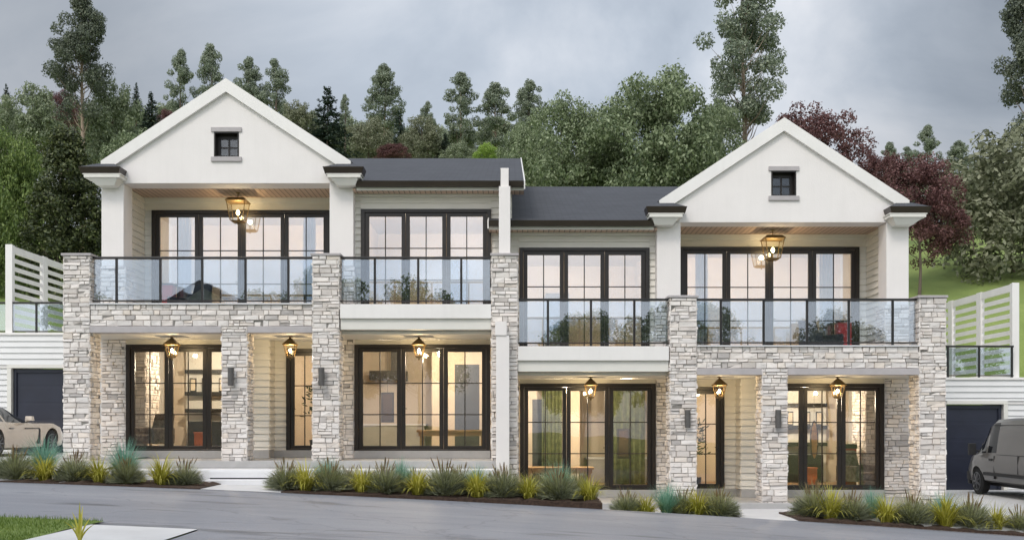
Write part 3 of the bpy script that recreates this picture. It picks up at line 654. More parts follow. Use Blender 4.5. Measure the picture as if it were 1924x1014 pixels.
for s, dz, hn in ((-1, 0, 'higher left house'), (1, DZ, 'lower right house')):
    Xu = lambda u: AX + s * u
    z = FL + .15 + dz
    def bx(mb, u0, u1, y0, y1, z0, z1, mi=0): mb.box(Xu(u0), Xu(u1), y0, y1, z0 + dz, z1 + dz, mi)
    for u, y, zz, e in ((8.3, 4.4, 1.66, 190), (5.6, 4.6, 2.0, 70), (1.75 if s < 0 else 1.6, 3.2, 1.76, 200), (3.2, 3.0, 2.1, 110), (8.4, 4.6, 5.98, 150), (5.8, 4.6, 5.98, 190), (2.0, 3.2, 5.76, 380)):  # two sit below the pendants; the others are added unseen fill without a lamp
        roomlight(None, Xu(u), y, zz + dz, e)
    pendant(Xu(8.3), 4.4, 2.24 + dz, .35, f'bare bulb pendant in the front room of the {hn}')
    pendant(Xu(1.75) if s < 0 else Xu(1.6), 3.2, 2.24 + dz, .25, f'bare bulb pendant over the long table of the {hn}')
    armchair(Xu(9.35), 2.95, z, M['patcloth'], f'grey patterned armchair behind the ground floor glass of the {hn}', s * R(28), 'armchairs behind the ground floor glass')
    t = thing('shelf_unit', f'tall shelf unit with dark shelves and black firebox inside the {hn}', 'shelf', (Xu(8.6), 6.4, z), 'shelf units inside the houses')
    mb = MB(); bx(mb, 7.8, 9.5, 6.36, 6.598, FL + .15, 2.2); mb.build('back_panel', M['trim'], t)
    for zz in (.40, .90, 1.55):
        mb = MB(); bx(mb, 7.85, 9.45, 6.05, 6.355, zz, zz + .11); mb.build('shelf', M['black'], t)
    mb = MB(); bx(mb, 8.05, 9.3, 5.95, 6.355, FL + .15, .15); mb.build('firebox', M['black'], t)
    for q in (8.1, 8.4, 8.9, 9.25):
        tt = thing('picture_frame', f'dark framed picture on the shelf unit inside the {hn}', 'picture', (Xu(q), 6.2, 1.013 + dz), 'framed pictures on the shelf units')
        mb = MB(); bx(mb, q - .09, q + .09, 6.2, 6.24, 1.013, 1.42); mb.build('frame', M['black'], tt)
        mb = MB(); bx(mb, q - .065, q + .065, 6.192, 6.199, 1.05, 1.38); mb.build('print', M['cushion'], tt)
    mb = MB(); bx(mb, 8.45, 8.72, 4.6, 4.85, FL + .15, -.2)
    bx(mb, 8.43, 8.74, 4.58, 4.87, -.2, -.17); o = mb.build('side_table', M['orange'], None, bevel=.01); tag(o, f'small terracotta side table before the firebox of the {hn}', 'side table', 'terracotta side tables')
    # right-hand room of each house
    t = thing('interior_door', f'dark grey interior door in the inner room of the {hn}', 'door', (Xu(1.05), 5.2, z), 'dark interior doors')
    mb = MB(); bx(mb, .75, 1.45, 5.0, 5.06, FL + .15, 1.75)
    bx(mb, .85, 1.35, 4.985, 5.0, FL + .35, .5); bx(mb, .85, 1.35, 4.985, 5.0, .65, 1.6); mb.build('door_panel', M['darkpanel'], t)
    mb = MB(); bx(mb, .13, .75, 5.0, 5.14, FL + .15, 2.24); bx(mb, 1.45, 2.1, 5.0, 5.14, FL + .15, 2.24); bx(mb, .75, 1.45, 5.0, 5.14, 1.75, 2.24); o = mb.build('partition_wall', M['inwall'], hl if s < 0 else hr)
    t = thing('dining_table', f'long pale wooden table in the inner room of the {hn}', 'table', (Xu(1.4), 3.4, z), 'long wooden tables')
    mb = MB(); bx(mb, .5, 2.35, 3.0, 3.7, -.16, -.10); mb.build('tabletop', M['wood'], t, bevel=.008)
    mb = MB(); bx(mb, .55, 2.3, 3.06, 3.64, -.26, -.161); mb.build('apron', M['wood'], t)
    for u in (.58, 2.2):
        for y in (3.08, 3.56):
            mb = MB(); bx(mb, u, u + .07, y, y + .07, FL + .15, -.261); mb.build('leg', M['wood'], t)
    t = thing('range_hood', f'dark range hood above a kitchen run inside the {hn}', 'range hood', (Xu(3.3), 6.2, 1.5 + dz), 'range hoods')
    mb = MB(); bx(mb, 2.95, 4.0, 5.9, 6.595, 1.35, 1.62); mb.build('hood', M['black'], t)
    mb = MB(); bx(mb, 3.1, 3.4, 6.2, 6.596, 1.62, 2.238); mb.build('flue', M['sconce'], t)
    t = thing('kitchen_counter', f'grey kitchen counter below the range hood of the {hn}', 'counter', (Xu(3.3), 6.2, z), 'kitchen counters')
    mb = MB(); bx(mb, 2.4, 4.2, 6.02, 6.59, FL + .15, .02); mb.build('cabinet', M['plinth'], t)
    mb = MB(); bx(mb, 2.35, 4.25, 5.98, 6.592, .021, .07); mb.build('worktop', M['whitestone'], t)
    t = thing('wall_picture', f'dark brown picture hanging near the glass in the inner room of the {hn}', 'picture', (Xu(3.15), 3.9, .5 + dz), 'dark hanging pictures')
    mb = MB(); bx(mb, 3.05, 3.40, 3.9, 3.94, .10, .92); mb.build('frame', M['frame'], t)
    mb = MB(); bx(mb, 3.10, 3.35, 3.893, 3.899, .15, .87); mb.build('canvas', M['soil'], t)
    mb = MB(); mb.tube([(Xu(3.225), 3.92, .92 + dz), (Xu(3.225), 3.92, 2.24 + dz)], [.004, .004], 5); mb.build('wire', M['black'], t)
    t = thing('potted_plant', f'dark leafy plant behind the entry door glass of the {hn}', 'plant', (Xu(5.05), 3.0, z), 'plants behind the entry doors')
    mb = MB(); mb.lathe((Xu(5.05), 3.2, z), [(.13, 0), (.17, .3), (.16, .3)], 14); mb.build('pot', M['black'], t)
    mb = MB(); mb.tube([(Xu(5.05), 3.2, z + .28), (Xu(5.06), 3.2, z + 1.3)], [.02, .014], 6); mb.build('stem', M['bark'], t)
    mb = MB()
    for i in range(150):
        p = Vector((rnd.gauss(0, .13), rnd.gauss(0, .13), 1.25 + rnd.uniform(-.35, .55))); d = Vector((rnd.uniform(-1, 1), rnd.uniform(-1, 1), rnd.uniform(-.4, .8))).normalized(); q = d.orthogonal().normalized() * .03
        a = Vector((Xu(5.05), 3.2, z)) + p; mb.quad(a, a + d * .08 + q, a + d * .17, a + d * .08 - q)
    mb.build('foliage', M['l_magnolia'], t)
    # upper porch: dark lounge chair and a red chair behind the balustrade
    armchair(Xu(8.35), 2.95, 2.80 + dz, M['darkcloth'], f'charcoal armchair on the upper balcony of the {hn}', s * R(35), 'charcoal balcony armchairs')
    t = thing('side_cabinet', f'narrow red cabinet beside the charcoal balcony armchair of the {hn}', 'cabinet', (Xu(9.0), 3.2, 2.80 + dz), 'red balcony cabinets')
    mb = MB(); bx(mb, 8.85, 9.2, 3.15, 3.45, 2.85, 3.75); mb.build('body', M['redpaint'], t, bevel=.01)
    mb = MB(); bx(mb, 8.83, 9.22, 3.12, 3.47, 3.751, 3.79); mb.build('top', M['black'], t)
    for u in (8.9, 9.13):
        mb = MB(); bx(mb, u, u + .03, 3.18, 3.42, 2.80, 2.85); mb.build('foot', M['black'], t)
    mb = MB(); bx(mb, 1.2, 1.9, 6.9, 7.19, 2.8, 5.0); 
    o = mb.build('wardrobe', M['darkpanel'], None); tag(o, f'dark wardrobe at the back of the upper inner room of the {hn}', 'wardrobe', 'dark wardrobes')
    for q, (u0, u1) in enumerate(((5.2, 5.55), (8.6, 9.0))):
        c = MB(); pts = []
        n = 14
        for i in range(n + 1): pts.append((u0 + (u1 - u0) * i / n, 3.98 + .035 * math.sin(i * 1.9)))
        for (a, y0), (b_, y1) in zip(pts, pts[1:]): c.quad((Xu(a), y0, 2.82 + dz), (Xu(b_), y1, 2.82 + dz), (Xu(b_), y1, 6.1 + dz), (Xu(a), y0, 6.1 + dz))
        o = c.build('curtain', M['cushion']); sm = o.modifiers.new('cloth_thickness', 'SOLIDIFY'); sm.thickness = .008
        tag(o, f'pale curtain behind the {"inner" if q == 0 else "outer"} end of the upper glazed doors of the {hn}', 'curtain', 'pale curtains')
# right house only: green inner-room sheets imitating foliage reflected in the glass, red cabinet and oval mirror
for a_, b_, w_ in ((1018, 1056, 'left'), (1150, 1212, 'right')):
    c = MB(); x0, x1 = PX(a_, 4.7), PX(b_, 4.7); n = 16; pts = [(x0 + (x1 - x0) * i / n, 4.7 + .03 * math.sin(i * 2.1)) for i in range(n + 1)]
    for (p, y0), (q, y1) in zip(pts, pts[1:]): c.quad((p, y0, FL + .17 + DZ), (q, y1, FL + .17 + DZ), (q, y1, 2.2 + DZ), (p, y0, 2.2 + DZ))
    o = c.build('curtain', simple('foliage_reflection_green', (.075, .088, .035), .9, .6, 7)); sm = o.modifiers.new('cloth_thickness', 'SOLIDIFY'); sm.thickness = .008
    tag(o, f'green sheet imitating foliage reflected in the {w_} glass leaf of the right house inner room', 'curtain', 'green sheets imitating reflected foliage')
X_ = PX(1596, 3.6); t = thing('side_cabinet', 'tall narrow red cabinet with black top behind the right house ground floor glass', 'cabinet', (X_, 3.6, FL + .15 + DZ))
mb = MB(); mb.box(X_ - .16, X_ + .16, 3.5, 3.8, FL + .2 + DZ, FL + 1.2 + DZ); mb.build('body', M['redpaint'], t, bevel=.01)
mb = MB(); mb.box(X_ - .17, X_ + .17, 3.48, 3.81, FL + 1.2 + DZ, FL + 1.32 + DZ); mb.build('top', M['black'], t)
mb = MB(); mb.box(X_ - .14, X_ + .14, 3.52, 3.78, FL + .15 + DZ, FL + .2 + DZ); mb.build('foot', M['black'], t)
X_ = PX(1530, 4.4); t = thing('oval_mirror', 'tall oval wooden mirror hanging behind the right house ground floor glass', 'mirror', (X_, 4.4, -1.0))
zc = PZ(827, 4.4)
n = 20; P = [(X_ + .115 * math.cos(2 * math.pi * i / n), zc + .56 * math.sin(2 * math.pi * i / n)) for i in range(n)]
mb = MB(); mb.prism(P, 4.4, 4.43); mb.build('frame', M['darkpanel'], t)
P = [(X_ + .08 * math.cos(2 * math.pi * i / n), zc + .50 * math.sin(2 * math.pi * i / n)) for i in range(n)]
mb = MB(); mb.prism(P, 4.39, 4.399); mb.build('face', M['wood'], t)
mb = MB(); mb.tube([(X_, 4.42, zc + .55), (X_, 4.42, 2.24 + DZ)], [.004, .004], 5); mb.build('wire', M['black'], t)
# ---------------------------------------------------------------- ground, road, paths, beds
HILL = [(9.5, -2.3), (12, 3.8), (20, 6.4), (30, 9.0), (45, 13.0), (70, 18.0), (110, 22.0), (260, 30.0), (600, 34.0)]
def hillz(x, y):
    if y <= -3: return roadz(x) - .03
    if y <= 9.5: return roadz(x) - .45 - max(0, min(1, (y + 3) / 6)) * .35 if abs(x) < 18 else roadz(x) - .03 + (y + 3) * .12
    for (a, za), (b, zb) in zip(HILL, HILL[1:]):
        if y <= b: return za + (zb - za) * (y - a) / (b - a) + .35 * math.sin(x * .21 + y * .13) * min(1, (y - 9.5) / 8)
    return 34
def sheet(name, xs, ys, zf, mt, label=None):
    mb = MB(); nx = len(xs)
    mb.v = [(x, y, zf(x, y)) for y in ys for x in xs]
    for j in range(len(ys) - 1):
        for i in range(nx - 1): mb.f.append([j * nx + i, j * nx + i + 1, (j + 1) * nx + i + 1, (j + 1) * nx + i]); mb.mi.append(0)
    return structure(mb.build(name, mt, smooth=True))
lin = lambda a, b, n: [a + (b - a) * i / n for i in range(n + 1)]
sheet('ground', [-400, -200, -120] + lin(-80, 80, 54) + [120, 200, 400], [-300, -150, -80, -50, -30, -20, -14] + lin(-10.5, -3, 3) + [0, 4, 8, 9.5] + lin(11, 75, 30) + [90, 110, 160, 260, 420, 600], hillz, M['grass'])
RW = -10.35
mb = MB(); xs = lin(-60, 60, 80)
for x0, x1 in zip(xs, xs[1:]):
    mb.add([(x0, RW, roadz(x0)), (x1, RW, roadz(x1)), (x1, -3, roadz(x1)), (x0, -3, roadz(x0)), (x0, -3, roadz(x0) - .5), (x1, -3, roadz(x1) - .5), (x0, RW, roadz(x0) - .2), (x1, RW, roadz(x1) - .2)], [(0, 1, 2, 3), (3, 2, 5, 4), (6, 7, 1, 0)])
structure(mb.build('road', M['asphalt'], smooth=False))
M['line'] = simple('worn_line_paint', (.30, .30, .305), .7, .25, 3)
mb = MB(); pts = [(-4.15, -10.30), (-2.5, -10.05), (-1, -9.78), (0.2, -9.60), (1.5, -9.4), (3.2, -9.2)]
for (a, b), (c, d) in zip(pts, pts[1:]): mb.quad((a, b - .015, roadz(a) + .004), (c, d - .015, roadz(c) + .004), (c, d + .02, roadz(c) + .004), (a, b + .02, roadz(a) + .004))
structure(mb.build('road_marking', M['line']))
sheet('pavement', lin(-4.19, 40, 30), lin(-16, RW - .002, 4), lambda x, y: roadz(x) + .004, M['asphalt'])
mb = MB()
for a, b in zip(lin(-5.63, -4.2, 4), lin(-5.63, -4.2, 4)[1:]): mb.add([(a, -18, roadz(a) + .02), (b, -18, roadz(b) + .02), (b, RW, roadz(b) + .02), (a, RW, roadz(a) + .02), (a, RW, roadz(a) - .1), (b, RW, roadz(b) - .1)], [(0, 1, 2, 3), (3, 2, 5, 4)])
structure(mb.build('driveway', M['concrete']))
sheet('lawn', lin(-40, -5.64, 24), lin(-20, -9.85, 8), lambda x, y: roadz(x) + .012 + .02 * math.sin(x * 1.7 + y * 1.3), grassmat('near_lawn', (.11, .17, .035), (.19, .26, .06)))
# near lawn: short blades, a dense cover
n = 9000; mb = MB()
for i in range(n):
    x = rnd.uniform(-9.5, -5.66); y = rnd.uniform(-12.8, -9.8); h = rnd.uniform(.03, .075); a = rnd.uniform(0, 6.28); w = .006
    z = roadz(x) + .01; dx, dy = math.cos(a), math.sin(a); lx, ly = rnd.gauss(0, .02), rnd.gauss(0, .02)
    mb.add([(x - dx * w, y - dy * w, z), (x + dx * w, y + dy * w, z), (x + lx, y + ly, z + h)], [(0, 1, 2)])
o = mb.build('lawn_grass', M['g_lawn']); tag(o, 'short mown lawn grass beside the concrete apron across the road', 'grass', None, 'stuff')

M['paver'] = simple('light_paving', (.58, .58, .585), .8, .12, .9, 60, .25)
# left: terrace ledge, steps, path; right: pads; drives
mb = MB(); mb.box(-9.2, -.40, -1.0, -.121, -1.5, -.98); structure(mb.build('terrace', M['whitestone'], bevel=.015))
t = thing('entrance_steps', 'low white entrance steps before the left house terrace', 'steps', ((PX(390, -1.2) + PX(512, -1.2)) / 2, -1.2, -1.4))
a, b = PX(388, -1.3), PX(514, -1.3)
mb = MB(); mb.box(a, b, -1.45, -1.001, -1.40, -1.185); mb.build('lower_step', M['whitestone'], t, bevel=.012)
mb = MB(); mb.box(a - .02, b + .02, -1.12, -1.001, -1.155, -1.02); mb.build('tread_edge', M['whitestone'], t, bevel=.008)
mb = MB(); mb.box(a + .02, b - .02, -1.10, -1.002, -1.185, -1.155); mb.build('painted_shadow_line', M['black'], t)  # solid black strip drawn in as the shadow line between the steps
sheet('path', lin(-6.9, -4.5, 6), lin(-3, -1.0, 4), lambda x, y: roadz(x) + .006 + (-1.285 - roadz(x)) * (y + 3) / 2.0, M['paver'])
sheet('path', lin(1.2, 11.0, 20), [-3, -2, -1, -.1], lambda x, y: (lambda e: e + (-1.93 - e) * min(1, (y + 3) / 1.0))(min(roadz(x) + .005, -1.93)), M['paver'])
sheet('driveway', lin(-26, -9.2, 12), [-3, -2, -1, 0, 1, 6, 9.4], lambda x, y: (lambda e: e + (-.77 - e) * max(0, min(1, (y + 3) / 4.0)))(roadz(x) + .005), M['concrete'])
sheet('driveway', lin(10.1, 26, 12), [-3, -2, -1, 0, 1, 6, 9.4], lambda x, y: (lambda e: e + (-1.815 - e) * max(0, min(1, (y + 3) / 4.0)))(roadz(x) + .005), M['concrete'])
def bed(x0, x1, y0, y1, top):
    mb = MB(); nx, ny = int((x1 - x0) * 7), 10
    xs, ys = lin(x0, x1, nx), lin(y0, y1, ny)
    for y in ys:
        for x in xs:
            ed = (x in (x0, x1)) or (y in (y0, y1))
            mb.v.append((x + (0 if ed else rnd.gauss(0, .02)), y, top(x) + (0 if ed else rnd.gauss(.015, .018))))
    k = nx + 1
    for j in range(ny):
        for i in range(nx): mb.f.append([j * k + i, j * k + i + 1, (j + 1) * k + i + 1, (j + 1) * k + i]); mb.mi.append(0)
    for a, b in zip(xs, xs[1:]): mb.quad((a, y0, top(a) - .8), (b, y0, top(b) - .8), (b, y0, top(b)), (a, y0, top(a)))
    for x in (x0, x1): mb.quad((x, y0, top(x) - .8), (x, y1, top(x) - .8), (x, y1, top(x)), (x, y0, top(x)))
    return structure(mb.build('planting_bed_soil', M['soil'], smooth=False))
b1 = lambda x: roadz(x) + .03
b2 = lambda x: -1.335 - (x + 4.8) * .0365
b4 = lambda x: roadz(x) + .06
b3 = lambda x: -1.93
bed(-11.5, -6.42, -2.995, -1.15, b1); bed(-4.75, 1.86, -2.99, -1.1, b2); bed(2.15, 4.85, -2.9, -1.7, b3); bed(5.9, 13.0, -2.99, -1.4, b4)

# ---------------------------------------------------------------- planting
def blades(mb, n, ln, wid, spread, arch, r0, rise=1.0, mi=0, z0=0):
    for i in range(n):
        a = rnd.uniform(0, 2 * math.pi); r_ = r0 * math.sqrt(rnd.random()); l = ln * rnd.uniform(.6, 1.1); w = wid * rnd.uniform(.7, 1.2)
        d = Vector((math.cos(a), math.sin(a), 0)); side = Vector((-d.y, d.x, 0)); lean = spread * rnd.random() ** .8
        p = Vector((math.cos(a + rnd.uniform(-1, 1)) * r_, math.sin(a + rnd.uniform(-1, 1)) * r_, z0)); pts = []
        ang = math.pi / 2 - lean * .5
        for k in range(5):
            t = k / 4; pts.append((p.copy(), w * (1 - t ** 1.6) + .0004))
            p = p + (d * math.cos(ang) + Vector((0, 0, math.sin(ang) * rise))) * l / 4; ang -= (lean * .25 + arch * rnd.uniform(.5, 1.2) * (k + 1) / 4)
        vs = []
        for q, ww in pts: vs += [q - side * ww, q + side * ww]
        mb.add(vs, [(2 * k, 2 * k + 1, 2 * k + 3, 2 * k + 2) for k in range(4)], mi)
def plant_mesh(kind):
    mb = MB()
    if kind == 'yellow': blades(mb, 210, .66, .012, 1.5, .42, .09); mt = [M['g_yellow']]
    elif kind == 'teal': blades(mb, 620, .95, .0055, 1.0, .16, .10); mt = [M['g_teal']]
    elif kind == 'dark':
        for i in range(2600):
            d = Vector((rnd.gauss(0, 1), rnd.gauss(0, 1), abs(rnd.gauss(0, .75)) - .05)).normalized(); r0 = rnd.uniform(.04, .34); l = rnd.uniform(.10, .20)
            p = Vector((d.x * r0, d.y * r0, .04 + d.z * r0)); q = d.orthogonal().normalized() * .0045; e = (d + Vector((rnd.gauss(0, .25), rnd.gauss(0, .25), rnd.gauss(.1, .25)))).normalized()
            mb.add([p - q, p + q, p + d * l * .55 + q, p + d * l * .55 - q, p + d * l * .55 + e * l * .5], [(0, 1, 2, 3), (3, 2, 4)])
        blades(mb, 460, .66, .0042, 1.25, .15, .16, mi=2)
        for i in range(20):
            a = rnd.uniform(0, 6.28); le = rnd.uniform(.05, .45); h = rnd.uniform(.46, .70); x, y = math.cos(a), math.sin(a)
            p0 = (x * .05, y * .05, .1); p1 = (x * le * h * .7, y * le * h * .7, h * .75); p2 = (x * le * h, y * le * h, h)
            mb.tube([p0, p1], [.0025, .0025], 3, 1); mb.tube([p1, ((p1[0] + p2[0]) / 2, (p1[1] + p2[1]) / 2, (p1[2] + p2[2]) / 2), p2], [.004, .011, .003], 5, 1)
        mt = [M['g_dark'], M['g_stalk'], M['g_fan']]
    o = mb.build('tmp', mt); me = o.data; bpy.data.objects.remove(o); return me
PM = {k_: [plant_mesh(k_) for _ in range(3)] for k_ in ('yellow', 'teal', 'dark')}
NM = {'yellow': ('yellow_grass_clump', 'spiky yellow grass clump', 'grass clump'), 'teal': ('blue_green_grass_clump', 'feathery blue-green grass clump', 'grass clump'), 'dark': ('grey_green_shrub', 'grey-green shrub', 'shrub')}
ORD = ['first', 'second', 'third', 'fourth', 'fifth', 'sixth', 'seventh', 'eighth', 'ninth', 'tenth', 'eleventh', 'twelfth', 'thirteenth', 'fourteenth', 'fifteenth', 'sixteenth']
BEDS = [
 ('the bed below the champagne car', b1, [('dark', 28, 1, -2.5), ('teal', 82, .92, -1.9), ('yellow', 85, 1.15, -2.65), ('dark', 140, 1.1, -2.5), ('yellow', 187, .95, -2.65), ('teal', 234, 1.0, -2.2), ('dark', 237, .85, -2.6), ('yellow', 303, 1.05, -2.6), ('dark', 347, 1.0, -2.45)]),
 ('the long middle bed', b2, [('dark', 560, .8, -1.7), ('dark', 690, .85, -1.7), ('dark', 775, .85, -1.7), ('dark', 918, .85, -1.75), ('dark', 1012, .85, -1.8), ('dark', 1085, .85, -1.9), ('dark', 537, .95, -2.5), ('yellow', 574, 1.1, -2.68), ('teal', 612, .85, -2.1), ('dark', 620, 1.0, -2.5), ('dark', 655, .85, -1.8), ('yellow', 680, 1.12, -2.68), ('dark', 722, 1.0, -2.5), ('teal', 752, .80, -1.9), ('yellow', 785, 1.12, -2.68), ('dark', 835, 1.1, -2.5), ('dark', 862, .9, -1.9), ('teal', 894, .85, -2.0), ('yellow', 896, 1.1, -2.68), ('dark', 945, 1.0, -2.5), ('dark', 975, .8, -1.9), ('yellow', 993, 1.05, -2.66), ('teal', 1050, .90, -2.2), ('dark', 1048, 1.05, -2.55), ('yellow', 1108, 1.1, -2.62)]),
 ('the short bed between the paths', b3, [('dark', 1178, 1.0, -2.2), ('yellow', 1215, 1.0, -2.3), ('teal', 1253, .95, -2.2), ('dark', 1282, .9, -2.1), ('yellow', 1312, 1.05, -2.3), ('dark', 1352, 1.15, -2.25)]),
 ('the bed below the grey van', b4, [('dark', 1530, 1.15, -2.3), ('yellow', 1560, 1.15, -2.62), ('dark', 1600, 1.1, -2.55), ('teal', 1640, .85, -2.1), ('yellow', 1666, 1.1, -2.62), ('dark', 1713, 1.15, -2.5), ('dark', 1742, .9, -2.0), ('teal', 1770, .85, -2.1), ('yellow', 1776, 1.12, -2.62), ('dark', 1823, 1.1, -2.5), ('yellow', 1870, 1.12, -2.62), ('dark', 1914, 1.0, -2.5)])]
for bn, zf, lst in BEDS:
    cnt = {}
    for kind, px, sc, y in sorted(lst, key=lambda q: q[1]):
        nm, desc, cat = NM[kind]; i = cnt.get(kind, 0); cnt[kind] = i + 1
        o = bpy.data.objects.new(nm, PM[kind][rnd.randrange(3)]); COL.objects.link(o); x = PX(px, y)
        o.location = (x, y, zf(x) + (.0 if zf is b3 else .01)); o.rotation_euler.z = rnd.uniform(0, 6.28); q = sc * rnd.uniform(.86, 1.12); o.scale = (q, q, q)
        if kind == 'dark': o.scale = (q * 1.05, q * 1.05, q)
        tag(o, f'{ORD[i]} {desc} from the left in {bn}', cat, {'yellow': 'yellow grass clumps along the road', 'teal': 'blue-green grass clumps along the road', 'dark': 'grey-green shrubs along the road'}[kind])
mb = MB()
for a, le, h, w in ((2.2, .55, .36, .016), (1.2, .18, .38, .018), (.6, .5, .30, .014), (2.9, .75, .30, .014), (1.7, .05, .42, .018), (4.0, .5, .25, .014), (5.2, .4, .28, .015), (.1, .75, .26, .014)):
    d = Vector((math.cos(a), math.sin(a) * .4, 0)); sd = Vector((-d.y, d.x, 0)).normalized() * .0 + Vector((1, 0, 0)); p = Vector((0, 0, 0)); vs = []; ang = math.pi / 2 - le * .35
    for k in range(7):
        t = k / 6; ww = w * (1 - t ** 2.2) * (.7 + .6 * t) + .0005; vs += [p - sd * ww, p + sd * ww]; p = p + (d * math.cos(ang) + Vector((0, 0, math.sin(ang)))) * h * 1.15 / 6; ang -= le * .22
    mb.add(vs, [(2 * k, 2 * k + 1, 2 * k + 3, 2 * k + 2) for k in range(6)])
o = mb.build('strap_leaf_plant', M['g_yellow']); x = PX(158, -12.2); o.location = (-4.83 - .12, -12.3, roadz(-4.9) + .02)
tag(o, 'yellow strap-leaved plant at the bottom edge in front of the concrete apron', 'plant')

# ---------------------------------------------------------------- trees
def leaf_arrays(P, Nn, size, aspect, asp=1.0):
    n = len(P); t = np.cross(Nn, nrng.normal(size=(n, 3))); t /= np.linalg.norm(t, axis=1)[:, None] + 1e-9
    b = np.cross(Nn, t); Ls = (size * nrng.uniform(.6, 1.3, n))[:, None]
    q = np.array([1, 1, 1 / asp]); t = t * q; b = b * q
    V = np.stack([P - t * Ls, P + b * Ls * aspect, P + t * Ls, P - b * Ls * aspect], 1)
    return V.reshape(-1, 3)
def crown_mesh(name, V):
    me = bpy.data.meshes.new(name); n = len(V) // 4
    me.vertices.add(n * 4); me.vertices.foreach_set('co', V.astype(np.float32).ravel())
    me.loops.add(n * 4); me.loops.foreach_set('vertex_index', np.arange(n * 4, dtype=np.int32))
    me.polygons.add(n); me.polygons.foreach_set('loop_start', np.arange(0, n * 4, 4, dtype=np.int32))
    me.polygons.foreach_set('loop_total', np.full(n, 4, dtype=np.int32)); me.update(calc_edges=True); me.validate(); return me
def clumps_to_leaves(cl, per, size, aspect=.55, shell=.6, asp=1.0):
    Ps, Ns = [], []
    for c, r_ in cl:
        n = max(8, int(per * (r_ / .12) ** 2)); d = nrng.normal(size=(n, 3)); d /= np.linalg.norm(d, axis=1)[:, None]
        rad = r_ * (shell + (1 - shell) * nrng.random(n)) * nrng.uniform(.75, 1.15, n)
        P = np.array(c) + d * rad[:, None] * np.array([1, 1, .85 / asp]); nn = d * .8 + nrng.normal(size=(n, 3)) * .55 + np.array([0, 0, .35]); nn /= np.linalg.norm(nn, axis=1)[:, None]
        Ps.append(P); Ns.append(nn)
    return leaf_arrays(np.concatenate(Ps), np.concatenate(Ns), size, aspect, asp)
# crowns are modelled in a box of width 1 (x, y in -.5 .. .5) and height 1
def k_broad(seed, n=95, per=270, size=.0155, lump=(.065, .12), pointed=0.0, asp=1.0):
    q = np.random.default_rng(seed); cl = []
    for i in range(n):
        d = q.normal(size=3); d /= np.linalg.norm(d)
        if d[2] < -.8: d[2] *= -1
        r_ = q.uniform(.62, 1.0) if i > n * .2 else q.uniform(.1, .6)
        z = .5 + d[2] * r_ * .46; w = .42 * (1 - pointed * max(0, z - .2))
        cl.append(((d[0] * r_ * w, d[1] * r_ * w, z), q.uniform(*lump)))
    return cl, clumps_to_leaves(cl, per, size, asp=asp)
def k_gum(seed, n=72, per=280, size=.018, asp=1.55):
    q = np.random.default_rng(seed); cl = []
    for i in range(n):
        z = q.uniform(.04, .96); w = .36 * (1 - abs(z - .42) * 1.35) + .10
        if z > .86: w = .07
        a = q.uniform(0, 6.28); r_ = w * q.uniform(.3, .84)
        cl.append(((math.cos(a) * r_, math.sin(a) * r_, z), q.uniform(.065, .12)))
    cl += [((q.normal() * .03, q.normal() * .03, z), .085) for z in (.95, .90, .85, .80, .74, .67, .60, .52)]
    # loose outlying bunches on side limbs
    cl += [((s_ * q.uniform(.24, .36), q.uniform(-.1, .1), q.uniform(.25, .5)), q.uniform(.045, .065)) for s_ in (-1, 1, -1)]
    return cl, clumps_to_leaves([((c[0], c[1], c[2]), r_) for c, r_ in cl], per, size, .6, .7, asp)
def k_fir(seed, layers=24, per=105):
    q = np.random.default_rng(seed); Ps, Ns = [], []
    for i in range(layers):
        z = .02 + .95 * i / (layers - 1); R_ = .5 * (1 - z) ** .8 * q.uniform(.85, 1.1) + .015; nb = max(5, int(15 * (1 - z) + 4))
        for j in range(nb):
            a = q.uniform(0, 6.28); rr = R_ * q.uniform(.6, 1.08); n = max(10, int(per * (rr / .35 + .15)))
            t = q.random(n) ** .7; x = t * rr; side = q.normal(size=n) * .028 * (1.15 - t); drop = -.05 * t * t * (1 - z) * 1.6 + q.normal(size=n) * .008 + .02 * (t > .85)
            P = np.stack([math.cos(a) * x - math.sin(a) * side, math.sin(a) * x + math.cos(a) * side, z + drop], 1)
            nn = q.normal(size=(n, 3)) * .6 + np.array([math.cos(a) * .4, math.sin(a) * .4, .8]); nn /= np.linalg.norm(nn, axis=1)[:, None]
            Ps.append(P); Ns.append(nn)
    return [], leaf_arrays(np.concatenate(Ps), np.concatenate(Ns), .019, .42, 2.2)
KIND = {}
def reg(kind, variants): KIND[kind] = [(crown_mesh(kind + '_crown', V), cl) for cl, V in variants]
reg('broad', [k_broad(1), k_broad(2, 105, 270, .015), k_broad(3, 85, 270, .0165)])
reg('fine', [k_broad(4, 260, 420, .0108, (.05, .10)), k_broad(5, 180, 420, .0108, (.045, .095))])
reg('lacy', [k_broad(6, 210, 360, .0105, (.045, .09)), k_broad(7, 210, 360, .011, (.05, .095))])
reg('upright', [k_broad(8, 300, 340, .0145, (.05, .09), .75, 1.9)])
reg('gum', [k_gum(11), k_gum(12, 66), k_gum(13, 78), k_gum(14, 68)])
reg('biggum', [k_gum(15, 70, 520, .0125, 1.25), k_gum(16, 76, 520, .0125, 1.4)])
reg('fir', [k_fir(21), k_fir(22, 26)])
NAMES = {'broad': ('broadleaf_tree', 'tree'), 'fine': ('broadleaf_tree', 'tree'), 'lacy': ('maple_tree', 'tree'), 'upright': ('magnolia_tree', 'tree'), 'gum': ('gum_tree', 'tree'), 'biggum': ('gum_tree', 'tree'), 'fir': ('fir_tree', 'tree')}
tcount = [0]
